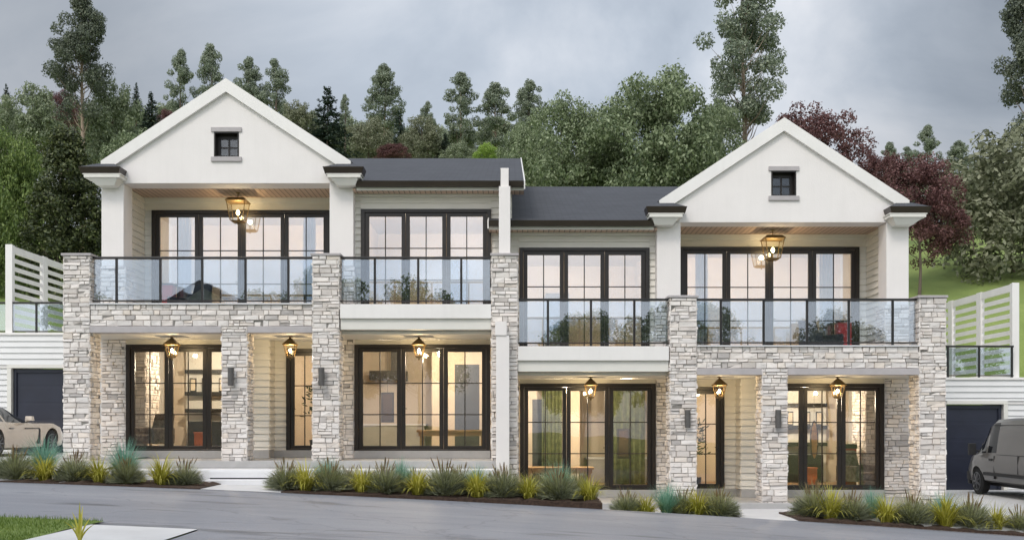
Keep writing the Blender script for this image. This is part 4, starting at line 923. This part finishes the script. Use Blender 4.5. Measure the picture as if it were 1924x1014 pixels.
def tree(kind, leaf, px, yt, yb, wpx, Y, label, group=None, var=None, bark='bark', x=None, dims=None):
    i = tcount[0]; tcount[0] += 1
    me, cl = KIND[kind][i % len(KIND[kind]) if var is None else var]
    if dims is None:
        X_ = PX(px, Y); zt, zb, w = PZ(yt, Y), PZ(yb, Y), wpx / S * kk(Y)
    else: X_, (zt, zb, w) = x, dims
    gz = hillz(X_, Y) - .1; h = zt - zb
    t = thing(NAMES[kind][0], label, NAMES[kind][1], (X_, Y, gz), group)
    rz = rnd.uniform(0, 6.28); c_, s_ = math.cos(rz), math.sin(rz)
    wy = min(w, h * 1.1) if kind != 'fir' else w
    cr = bpy.data.objects.new('crown', me.copy() if False else me); COL.objects.link(cr); cr.parent = t
    cr.location = (0, 0, zb - gz); cr.rotation_euler.z = rz; cr.scale = (w, w, h)
    if len(me.materials) == 0: me.materials.append(M[leaf])
    cr.material_slots[0].link = 'OBJECT'; cr.material_slots[0].material = M[leaf]
    tb = MB(); top = zb + h * (.9 if kind == 'fir' else .8); tr = max(.05, .013 * (zt - gz)); n = 7; lean = (rnd.uniform(-.03, .03) * w, rnd.uniform(-.03, .03) * w)
    def P(tt): return Vector((X_ + lean[0] * math.sin(tt * 5), Y + lean[1] * math.sin(tt * 4), gz - .3 + (top - gz + .3) * tt))
    tb.tube([P(j / n) for j in range(n + 1)], [tr * (1.25 if j == 0 else 1) * (1 - .8 * j / n) for j in range(n + 1)], 8)
    for c, r_ in cl[::(1 if kind == 'biggum' else 2 if kind == 'gum' else 4)][:80 if kind == 'biggum' else 34]:
        q = Vector((X_ + (c[0] * c_ - c[1] * s_) * w, Y + (c[0] * s_ + c[1] * c_) * w, zb + c[2] * h)); tt = (q.z - .18 * h - gz) / (top - gz)
        tt = max(tt, .4) if kind == 'biggum' else tt
        if tt < .05 or tt > .97: continue
        a = P(tt); m_ = a.lerp(q, .5) + Vector((0, 0, -.03 * h)); r0 = tr * (1 - .8 * tt) * .36
        tb.tube([a, m_, q], [r0, r0 * .6, r0 * .2], 5, cap=False)
    tb.build('trunk', M[bark], t, smooth=True)
    return t
T = tree
T('biggum', 'l_gumdark', 155, -6, 225, 165, 32, 'tall gum tree with bare pale trunk rising over the trees left of the left gable', bark='palebark', var=0)
T('biggum', 'l_gum', 1397, -75, 240, 215, 32, 'tallest gum tree, its top cut by the frame, behind the right house', bark='palebark', var=1)
T('biggum', 'l_gumdark', 1940, -50, 255, 205, 22, 'dark gum tree overhanging the upper right corner', bark='palebark', var=0)
T('broad', 'l_olive', 1908, 230, 600, 365, 20, 'large olive-green spreading tree above the right slatted screen')
T('gum', 'l_gum', 340, 93, 245, 80, 48, 'slim gum tree, outermost of the four beside the left gable peak', var=0)
T('gum', 'l_gum', 396, 80, 245, 82, 48, 'slim gum tree just left of the left gable peak, tallest of four', var=1)
T('gum', 'l_gum', 467, 105, 250, 84, 48, 'slim gum tree just right of the left gable peak', var=2)
T('gum', 'l_gum', 517, 110, 255, 80, 48, 'slim gum tree halfway down the right slope of the left gable', var=3)
T('gum', 'l_gum', 648, 176, 250, 34, 60, 'small distant gum tree beside the tall dark fir', var=1)
T('gum', 'l_gum', 722, 120, 255, 102, 50, 'full gum tree above the left end of the left slate roof', var=2, bark='palebark')
T('gum', 'l_gum', 803, 190, 265, 44, 60, 'small distant gum tree between two taller gums over the slate roof', var=3)
T('gum', 'l_gum', 866, 135, 275, 102, 46, 'tall gum tree with a bare trunk standing over the left slate roof', var=0, bark='palebark')
T('gum', 'l_gum', 932, 153, 290, 104, 46, 'gum tree over the right end of the left slate roof', var=1, bark='palebark')
T('gum', 'l_gum', 996, 148, 280, 92, 50, 'gum tree behind the left shoulder of the big green trees', var=2)
T('fir', 'l_fir', 615, 163, 340, 150, 36, 'tall dark fir behind the right slope of the left gable')
T('fir', 'l_fir', 283, 173, 280, 76, 40, 'dark fir behind the left slope of the left gable')
T('fir', 'l_fir', 256, 155, 225, 36, 52, 'small distant dark fir left of the left gable')
T('fir', 'l_fir', 750, 208, 310, 62, 44, 'narrow dark fir behind the left slate roof')
T('fir', 'l_fir', 12, 158, 270, 50, 44, 'dark fir at the left edge of the trees')
T('fir', 'l_fir', 836, 250, 315, 56, 42, 'low dark fir top just above the left slate roof')
T('broad', 'l_grey', 62, 150, 320, 140, 42, 'grey-green rounded tree below the tall left gum tree')
T('broad', 'l_grey', 212, 150, 370, 150, 34, 'wide grey-green tree right of the tall left gum trunk')
T('fine', 'l_bright', 28, 235, 640, 200, 18, 'bright green leafy tree at the left edge above the slatted screen')
T('broad', 'l_olive', 25, 262, 420, 150, 26, 'muted olive tree behind the bright green tree at the left edge')
T('upright', 'l_magnolia', 126, 212, 640, 225, 15.5, 'dark glossy-leaved tree standing against the left house')
T('broad', 'l_green', 262, 240, 400, 150, 29, 'shadowy green tree behind the left cap of the left gable')
T('broad', 'l_olive', 694, 212, 330, 110, 40, 'pale olive rounded tree above the left end of the slate roof')
T('broad', 'l_olive', 560, 190, 310, 100, 44, 'pale olive tree between the left gable slope and the tall fir')
T('broad', 'l_olive', 793, 216, 330, 105, 42, 'pale olive tree over the middle of the left slate roof')
T('broad', 'l_grey', 860, 262, 340, 90, 41, 'low grey-green tree behind the bare gum trunk')
T('broad', 'l_lime', 915, 268, 330, 64, 37, 'lime green bush tree just above the left slate roof')
T('fine', 'l_green', 1060, 178, 480, 250, 28, 'big dense green tree above the right slate roof, lower of the pair')
T('fine', 'l_green', 1228, 122, 500, 310, 27, 'big dense green tree above the right slate roof, taller of the pair', var=0)
T('fine', 'l_green', 1352, 186, 470, 190, 30.5, 'dense green tree behind the left slope of the right gable')
T('fine', 'l_green', 1140, 192, 430, 130, 29.5, 'green tree between the two big dense green ones')
T('fine', 'l_green', 985, 228, 420, 125, 33, 'green tree filling the gap right of the left slate roof')
T('lacy', 'l_red', 1530, 186, 430, 255, 26, 'large maroon maple behind the right gable peak')
T('lacy', 'l_red', 1726, 286, 525, 215, 17, 'maroon maple on the grass slope beside the right column')
T('lacy', 'l_red', 1652, 276, 420, 110, 24, 'smaller maroon maple between the two larger maroon ones')
T('lacy', 'l_red', 740, 270, 320, 85, 36, 'small maroon maple just above the left slate roof')
T('lacy', 'l_red', 116, 165, 260, 80, 46, 'dull maroon tree half hidden behind the tall left gum tree')
T('lacy', 'l_red', 316, 205, 270, 55, 45, 'small maroon tree beside the dark fir at the left gable slope')
T('gum', 'l_gum', 1742, 235, 350, 78, 52, 'distant grey-green gum, tallest of the row beyond the right maroon maple', var=0)
T('gum', 'l_gum', 1672, 266, 350, 58, 54, 'distant grey-green gum right of the right gable roof', var=1)
T('gum', 'l_gum', 1802, 264, 360, 88, 52, 'distant grey-green gum beside the olive spreading tree', var=2)
T('gum', 'l_gum', 1705, 275, 350, 60, 56, 'distant low gum between two taller ones beyond the right maple', var=3)
T('broad', 'l_grey', 1690, 320, 420, 110, 40, 'grey-green tree behind the right maroon maple')
T('broad', 'l_grey', 1830, 330, 470, 120, 34, 'grey-green tree filling the gap beside the olive spreading tree')
T('broad', 'l_green', 1450, 250, 420, 140, 31, 'dark green tree hidden behind the right gable')
for px, yt, w in ((20, 195, 130), (110, 200, 130), (175, 195, 120), (250, 205, 120), (330, 185, 130), (420, 180, 130), (505, 185, 130), (575, 205, 120), (660, 218, 120), (715, 224, 110), (775, 232, 110), (830, 235, 110), (890, 228, 120), (950, 218, 130), (1030, 250, 110), (1660, 315, 100), (1760, 310, 100), (1850, 300, 120), (1930, 300, 120), (1090, 290, 130), (1150, 290, 130), (1210, 290, 130), (1270, 290, 130), (1330, 290, 130), (1400, 290, 130)):
    T('broad', 'l_grey', px, yt, yt + 130, w * 1.15, 62 + rnd.uniform(-3, 6), 'hazy grey-green tree in the far row on the hill', 'far row of grey-green trees on the hill')
# a house and trees across the road, which the glass mirrors
nh = thing('gabled_house', 'white gabled house across the road, seen only mirrored in the glass', 'house', (-13.5, -23, roadz(-13)))
mb = MB(); z0 = roadz(-13) - .3; mb.box(-18, -9, -27, -20.3, z0, 3.6); mb.prism([(-18, 3.6), (-9, 3.6), (-13.5, 6.0)], -27, -20.3); mb.build('wall', M['siding_white'], nh)
mb = MB(); mb.prism([(-18.6, 3.3), (-13.5, 6.05), (-13.5, 6.3), (-18.6, 3.55)][::-1], -27.4, -19.8); mb.prism([(-8.4, 3.3), (-8.4, 3.55), (-13.5, 6.3), (-13.5, 6.05)][::-1], -27.4, -19.8); mb.build('roof', M['roof'], nh)
for x0 in (-17, -14.3, -11.6):
    mb = MB(); mb.box(x0, x0 + 1.6, -20.298, -20.24, .2, 1.9); wo = mb.build('window', M['paint'], nh); mb = MB(); mb.box(x0 + .1, x0 + 1.5, -20.238, -20.22, .3, 1.8); mb.build('pane', M['carglass'], wo)
for x, y, h, w, lf in ((-7.8, -19.5, 8.2, 5.5, 'l_bright'), (9.5, -26, 8.5, 7, 'l_green'), (4.0, -33, 8.5, 6.5, 'l_bright')):
    T('fine', lf, 0, 0, 0, 0, y, 'leafy tree across the road, seen only mirrored in the glass', 'trees across the road mirrored in the glass', x=x, dims=(roadz(x) + h, roadz(x) + h * .2, w))
for x, y, h, w, lf in ((-22, -62, 13, 10, 'l_green'), (-9, -70, 15, 11, 'l_bright'), (6, -58, 9, 8, 'l_green'), (14, -66, 15, 11, 'l_green'), (27, -60, 13, 11, 'l_olive'), (-38, -60, 14, 12, 'l_grey'), (42, -64, 14, 12, 'l_green')):
    T('broad', lf, 0, 0, 0, 0, y, 'leafy tree across the road, seen only mirrored in the glass', 'trees across the road mirrored in the glass', x=x, dims=(roadz(x) + h, roadz(x) + h * .2, w))

# ---------------------------------------------------------------- vehicles
def interp(tab, x):
    if x <= tab[0][0]: return list(tab[0][1:])
    for a, b in zip(tab, tab[1:]):
        if x <= b[0]:
            t = (x - a[0]) / (b[0] - a[0]); t = t * t * (3 - 2 * t) * .5 + t * .5
            return [p + (q - p) * t for p, q in zip(a[1:], b[1:])]
    return list(tab[-1][1:])
def vehicle(root, tab, xs, wheels, wr, wheel_w, paint, glass_test, tread, rimstyle):
    """tab rows: x, z bottom, z belt, z top, half width sill, belt, roof.  x forward, y left"""
    prof = lambda zb, zl, zt, ws, wl, wt: [(0, zb), (ws * .9, zb), (ws, zb + .05), (wl * 1.0, zb + (zl - zb) * .45), (wl * 1.01, zb + (zl - zb) * .72), (wl * .985, zl - .02), (wl * .955, zl + (zt - zl) * .06), ((wl * .955 + wt) / 2 + .01, zl + (zt - zl) * .5), (wt + .005, zl + (zt - zl) * .88), (wt * .90, zl + (zt - zl) * .975), (wt * .5, zt), (0, zt + .008)]
    rings = []
    for x in xs:
        h = prof(*interp(tab, x)); rings.append([(x, y, z) for y, z in h] + [(x, -y, z) for y, z in reversed(h[1:-1])])
    nr = len(rings[0]); V = [p for r_ in rings for p in r_]; F = []; mi = []
    for i in range(len(xs) - 1):
        for j in range(nr):
            F.append((i * nr + j, (i + 1) * nr + j, (i + 1) * nr + (j + 1) % nr, i * nr + (j + 1) % nr))
            jj = j if j < 11 else nr - 1 - j
            mi.append(1 if glass_test((xs[i] + xs[i + 1]) / 2, jj) else 0)
    F.append(tuple(range(nr))); F.append(tuple(range((len(xs) - 1) * nr + nr - 1, (len(xs) - 1) * nr - 1, -1))); mi += [0, 0]
    me = bpy.data.meshes.new('body'); me.from_pydata(V, [], F); me.polygons.foreach_set('material_index', mi); me.materials.append(paint); me.materials.append(M['carglass']); me.materials.append(M['plastic'])
    bmx = bmesh.new(); bmx.from_mesh(me); bmesh.ops.recalc_face_normals(bmx, faces=bmx.faces); bmx.to_mesh(me); bmx.free()
    ob = bpy.data.objects.new('body', me); COL.objects.link(ob)
    cut = MB()
    for wx, wy in wheels:
        if wy < 0: continue
        cut.tube([(wx, -3, wr), (wx, 3, wr)], [wr * 1.16] * 2, 28)
    co = cut.build('cutter', M['plastic'])
    for wm in (ob,):
        bo = wm.modifiers.new('arch', 'BOOLEAN'); bo.operation = 'DIFFERENCE'; bo.object = co; bo.solver = 'EXACT'
    bpy.context.view_layer.update()
    dg = bpy.context.evaluated_depsgraph_get(); ev = bpy.data.meshes.new_from_object(ob.evaluated_get(dg))
    bpy.data.objects.remove(ob); bpy.data.objects.remove(co)
    # split body and glass into separate parts
    for nm, want in (('body', (0, 2)), ('window_glass', (1,))):
        b = bmesh.new(); b.from_mesh(ev); bmesh.ops.delete(b, geom=[f for f in b.faces if f.material_index not in want], context='FACES')
        m2 = bpy.data.meshes.new(nm); b.to_mesh(m2); b.free()
        for p in m2.polygons: p.use_smooth = True
        for p in m2.polygons: p.material_index = min(p.material_index, 1)
        m2.materials.clear()
        for q in ((paint, M['plastic']) if nm == 'body' else (M['carglass'],)): m2.materials.append(q)
        if nm != 'body': m2.polygons.foreach_set('material_index', [0] * len(m2.polygons))
        o = bpy.data.objects.new(nm, m2); COL.objects.link(o); o.parent = root
        if hasattr(m2, 'set_sharp_from_angle'): m2.set_sharp_from_angle(angle=R(38))
    # inner wheel housing
    for wx, wy in wheels:
        sgn = 1 if wy > 0 else -1
        w = MB(); w.tube([(wx, wy - sgn * wheel_w, wr), (wx, wy - sgn * .02, wr)], [wr * .9, wr], 24); w.tube([(wx, wy - sgn * .02, wr), (wx, wy, wr)], [wr, wr * .92], 24)
        wo = w.build('wheel', M['tyre'], None); wo.parent = root
        rm = MB(); rm.tube([(wx, wy - sgn * .03, wr), (wx, wy + sgn * .004, wr)], [wr * .70, wr * .68], 24, 1); rm.tube([(wx, wy, wr), (wx, wy + sgn * .02, wr)], [.05, .04], 12)
        for k in range(rimstyle):
            a = 2 * math.pi * k / rimstyle
            c, s_ = math.cos(a), math.sin(a); rm.tube([(wx, wy + sgn * .016, wr), (wx + c * wr * .66, wy + sgn * .01, wr + s_ * wr * .66)], [.028, .02], 5)
        rg = [(wx + math.cos(a) * wr * .67, wy + sgn * .008, wr + math.sin(a) * wr * .67) for a in [2 * math.pi * q / 24 for q in range(25)]]
        rm.tube(rg, [.016] * 25, 5, cap=False)
        ro = rm.build('rim', [M['rim'], M['plastic']], None); ro.parent = wo
    inn = MB(); inn.box(xs[0] + .25, xs[-1] - .3, -tread, tread, wr * .7, wr * 2.05); io = inn.build('underbody', M['plastic'], None); io.parent = root
def place(root, x, y, z, heading): root.location = (x, y, z); root.rotation_euler.z = heading
# sports car
car = thing('sports_car', 'champagne sports car parked nose-in before the left garage', 'car', (0, 0, 0))
tab = [(-2.25, .42, .78, .80, .70, .72, .60), (-2.1, .24, .84, .90, .82, .84, .62), (-1.75, .20, .90, 1.00, .88, .95, .60), (-1.4, .18, .89, 1.13, .88, .94, .58), (-.85, .17, .85, 1.27, .88, .91, .56), (-.35, .17, .83, 1.25, .88, .91, .56), (.10, .17, .84, 1.06, .88, .91, .60), (.45, .17, .85, .90, .88, .92, .66), (1.45, .18, .85, .885, .87, .95, .66), (1.85, .18, .76, .80, .86, .92, .66), (2.15, .20, .62, .68, .80, .84, .60), (2.35, .26, .48, .54, .62, .66, .5)]
xs = lin(-2.25, 2.35, 46)
gt = lambda x, j: (j in (6, 7, 8) and -1.6 < x < .22) and not (-.95 < x < -.88) or (j in (9, 10) and (-.12 < x < .45)) or (j in (9, 10) and -1.75 < x < -1.15)
vehicle(car, tab, xs, [(1.35, .93), (1.35, -.93), (-1.35, .95), (-1.35, -.95)], .335, .24, M['carpaint'], gt, .62, 10)
for sg in (1, -1):
    mb = MB(); mb.tube([(.10, sg * .86, .88), (.08, sg * 1.0, .93)], [.02, .02], 6); mb.frustum((-.01, .13, sg * 1.0 - .10, sg * 1.0 + .10, .91), (.01, .11, sg * 1.0 - .09, sg * 1.0 + .09, 1.03)); o = mb.build('wing_mirror', M['carpaint'], None, bevel=.02); o.parent = car
    mb = MB(); mb.frustum((1.95, 2.12, sg * .62 - .08, sg * .62 + .08, .70), (1.85, 2.0, sg * .62 - .06, sg * .62 + .06, .775)); o = mb.build('headlight', M['carglass'], None, bevel=.01); o.parent = car
    mb = MB(); mb.box(.66, .74, sg * .925 - .012, sg * .925 + .014, .30, .70); mb.box(.0, .70, sg * .925 - .012, sg * .925 + .012, .70, .725); o = mb.build('side_vent', M['plastic'], None); o.parent = car
    mb = MB(); mb.box(-.75, -.58, sg * .925 - .014, sg * .925 + .014, .70, .73); o = mb.build('door_handle', M['rim'], None, bevel=.004); o.parent = car
place(car, -13.62, 2.72, -.77, R(90 - 3))
# van
van = thing('panel_van', 'grey panel van parked nose-in before the right garage', 'van', (0, 0, 0))
tab = [(-2.55, .42, .95, 1.88, .88, .93, .80), (-2.4, .36, 1.0, 1.95, .93, .98, .84), (0, .34, 1.03, 1.98, .94, 1.0, .84), (.95, .34, 1.04, 1.95, .94, 1.0, .82), (1.25, .34, 1.04, 1.84, .94, 1.0, .80), (1.65, .33, 1.03, 1.50, .94, .99, .76), (1.95, .32, 1.02, 1.16, .93, .98, .74), (2.1, .31, .99, 1.05, .92, .95, .74), (2.40, .30, .80, .88, .88, .90, .68), (2.56, .30, .62, .68, .80, .82, .62), (2.62, .36, .5, .55, .74, .76, .60)]
xs = lin(-2.55, 2.62, 52)
gv = lambda x, j: (j in (7,) and .68 < x < 1.52 and not 1.16 < x < 1.24) or (j in (6,) and .68 < x < 1.75 and not 1.16 < x < 1.24) or (j in (9, 10) and 1.12 < x < 2.05)
vehicle(van, tab, xs, [(1.72, .97), (1.72, -.97), (-1.45, .97), (-1.45, -.97)], .34, .22, M['vanpaint'], gv, .62, 7)
for sg in (1, -1):
    mb = MB(); mb.tube([(1.62, sg * .95, 1.12), (1.64, sg * 1.10, 1.16)], [.025, .025], 6); mb.box(1.58, 1.70, sg * 1.14 - .09, sg * 1.14 + .09, 1.02, 1.32); o = mb.build('wing_mirror', M['plastic'], None, bevel=.03); o.parent = van
    mb = MB(); mb.box(-2.4, 1.28, sg * .99 - .012, sg * .99 + .025, .52, .60); mb.box(2.1, 2.5, sg * .86 - .03, sg * .86 + .05, .36, .58); o = mb.build('side_moulding', M['plastic'], None, bevel=.008); o.parent = van
    mb = MB(); mb.box(.66, .675, sg * .985 - .03, sg * 1.0 + .006 * sg, .45, 1.02); mb.box(-2.3, .60, sg * .96 - .02, sg * .96 + .012, 1.045, 1.06); mb.box(-2.3, 1.0, sg * .852 - .012, sg * .852 + .012, 1.78, 1.79); mb.box(-.62, -.605, sg * .98 - .02, sg * .98 + .028, .62, 1.04); o = mb.build('door_seam', M['plastic'], None); o.parent = van
    mb = MB(); mb.box(.74, .92, sg * 1.0 - .02, sg * 1.0 + .03, .90, .95); o = mb.build('door_handle', M['plastic'], None, bevel=.008); o.parent = van
    mb = MB(); mb.frustum((2.22, 2.45, sg * .76 - .12, sg * .76 + .12, .70), (2.12, 2.28, sg * .74 - .10, sg * .74 + .13, .93)); o = mb.build('headlight', M['carglass'], None, bevel=.015); o.parent = van
mb = MB(); mb.box(2.45, 2.68, -.80, .80, .24, .48); mb.box(2.35, 2.5, -.9, .9, .24, .46); o = mb.build('bumper', M['plastic'], None, bevel=.04); o.parent = van
for sg in (1, -1):
    mb = MB(); mb.box(-2.575, -2.545, sg * .10, sg * .66, 1.12, 1.66); o = mb.build('rear_window', M['carglass'], None, bevel=.01); o.parent = van
    mb = MB(); mb.box(-2.575, -2.50, sg * .78, sg * .885, .62, 1.0); o = mb.build('tail_light', M['redpaint'], None, bevel=.01); o.parent = van
    mb = MB(); mb.box(-2.275, -2.235, sg * .36, sg * .66, .62, .72); o = mb.build('tail_light', M['redpaint'], None, bevel=.01); o.parent = car
mb = MB(); mb.box(-2.62, -2.50, -.86, .86, .34, .52); o = mb.build('rear_bumper', M['plastic'], None, bevel=.03); o.parent = van
place(van, 13.36, 1.55, -1.815, R(90 - 1)); van.scale = (1, 1, 1.03)

# ---------------------------------------------------------------- sky, sun, camera
SUN_EL, SUN_AZ = 48, -152        # azimuth from +Y, clockwise: behind the camera, to its left
w = bpy.data.worlds.new('World'); SC.world = w; w.use_nodes = True
nt = w.node_tree; bg = nt.nodes['Background']
sky = N(nt, 'ShaderNodeTexSky', sky_type='NISHITA', sun_disc=False, sun_elevation=R(SUN_EL), sun_rotation=R(SUN_AZ), air_density=1.0, dust_density=3.0)
tc = N(nt, 'ShaderNodeTexCoord'); mp = N(nt, 'ShaderNodeMapping'); mp.inputs['Scale'].default_value = (1.0, 1.0, 1.7); mp.inputs['Location'].default_value = (5.6, 1.9, .8)
L(nt, tc.outputs['Generated'], mp.inputs['Vector'])
n1 = N(nt, 'ShaderNodeTexNoise', i_Scale=2.1, i_Detail=8.0, i_Roughness=.54, i_Distortion=.6); L(nt, mp.outputs['Vector'], n1.inputs['Vector'])
CL = 1.0
r1 = ramp(nt, [(.34, (2.9 * CL, 3.3 * CL, 3.85 * CL)), (.44, (4.0 * CL, 4.4 * CL, 4.95 * CL)), (.54, (5.5 * CL, 5.75 * CL, 6.15 * CL)), (.66, (7.2 * CL, 7.2 * CL, 7.35 * CL))])
L(nt, n1.outputs['Fac'], r1.inputs['Fac'])
mx = N(nt, 'ShaderNodeMix', data_type='RGBA'); mx.inputs[0].default_value = .88
L(nt, sky.outputs['Color'], mx.inputs[6]); L(nt, r1.outputs['Color'], mx.inputs[7])
# the cloud cover is thinner, and so brighter, towards the hidden sun
sv = Vector((math.sin(R(SUN_AZ)) * math.cos(R(SUN_EL)), math.cos(R(SUN_AZ)) * math.cos(R(SUN_EL)), math.sin(R(SUN_EL))))
dp = N(nt, 'ShaderNodeVectorMath', operation='DOT_PRODUCT'); L(nt, tc.outputs['Generated'], dp.inputs[0]); dp.inputs[1].default_value = sv
mr = N(nt, 'ShaderNodeMapRange', interpolation_type='SMOOTHSTEP'); mr.inputs['From Min'].default_value = -.2; mr.inputs['From Max'].default_value = 1; mr.inputs['To Min'].default_value = 1; mr.inputs['To Max'].default_value = 2.6
L(nt, dp.outputs['Value'], mr.inputs['Value'])
vm_ = N(nt, 'ShaderNodeVectorMath', operation='SCALE'); L(nt, mx.outputs[2], vm_.inputs[0]); L(nt, mr.outputs['Result'], vm_.inputs['Scale'])
# a bright break in the cloud over the hill, deeper grey to either side of it
d2 = N(nt, 'ShaderNodeVectorMath', operation='DOT_PRODUCT'); L(nt, tc.outputs['Generated'], d2.inputs[0]); d2.inputs[1].default_value = Vector((.04, 1, .47)).normalized()
m2_ = N(nt, 'ShaderNodeMapRange', interpolation_type='SMOOTHSTEP'); m2_.inputs['From Min'].default_value = .915; m2_.inputs['From Max'].default_value = .992; m2_.inputs['To Min'].default_value = .90; m2_.inputs['To Max'].default_value = 1.34
L(nt, d2.outputs['Value'], m2_.inputs['Value'])
v3_ = N(nt, 'ShaderNodeVectorMath', operation='SCALE'); L(nt, vm_.outputs['Vector'], v3_.inputs[0]); L(nt, m2_.outputs['Result'], v3_.inputs['Scale'])
L(nt, v3_.outputs['Vector'], bg.inputs['Color']); bg.inputs['Strength'].default_value = .108
sl = bpy.data.lights.new('sun', 'SUN'); sl.energy = 1.2; sl.angle = R(15); sl.color = (1, .935, .86)
so = bpy.data.objects.new('sun', sl); COL.objects.link(so); so.rotation_euler = (-sv).to_track_quat('-Z', 'Y').to_euler(); so.location = (0, -20, 40)
cd = bpy.data.cameras.new('camera'); cam = bpy.data.objects.new('camera', cd); COL.objects.link(cam); SC.camera = cam
cam.location = (0, -D, 0); cam.rotation_euler = (R(90), 0, 0)
cd.sensor_width = 36; cd.sensor_fit = 'HORIZONTAL'; cd.lens = 36 * (S * D) / 1924
cd.shift_x = 0.0; cd.shift_y = (HY - 507) / 1924; cd.clip_start = .1; cd.clip_end = 2000
SC.view_settings.view_transform = 'Standard'; SC.view_settings.look = 'None'; SC.view_settings.exposure = 0.0; SC.view_settings.gamma = 1
SC.render.engine = 'CYCLES'
cy = SC.cycles; cy.max_bounces = 8; cy.diffuse_bounces = 3; cy.glossy_bounces = 3; cy.transparent_max_bounces = 16; cy.caustics_reflective = False; cy.caustics_refractive = False
cy.use_denoising = True; cy.sample_clamp_indirect = 6
try: cy.denoiser = 'OPENIMAGEDENOISE'
except Exception: pass
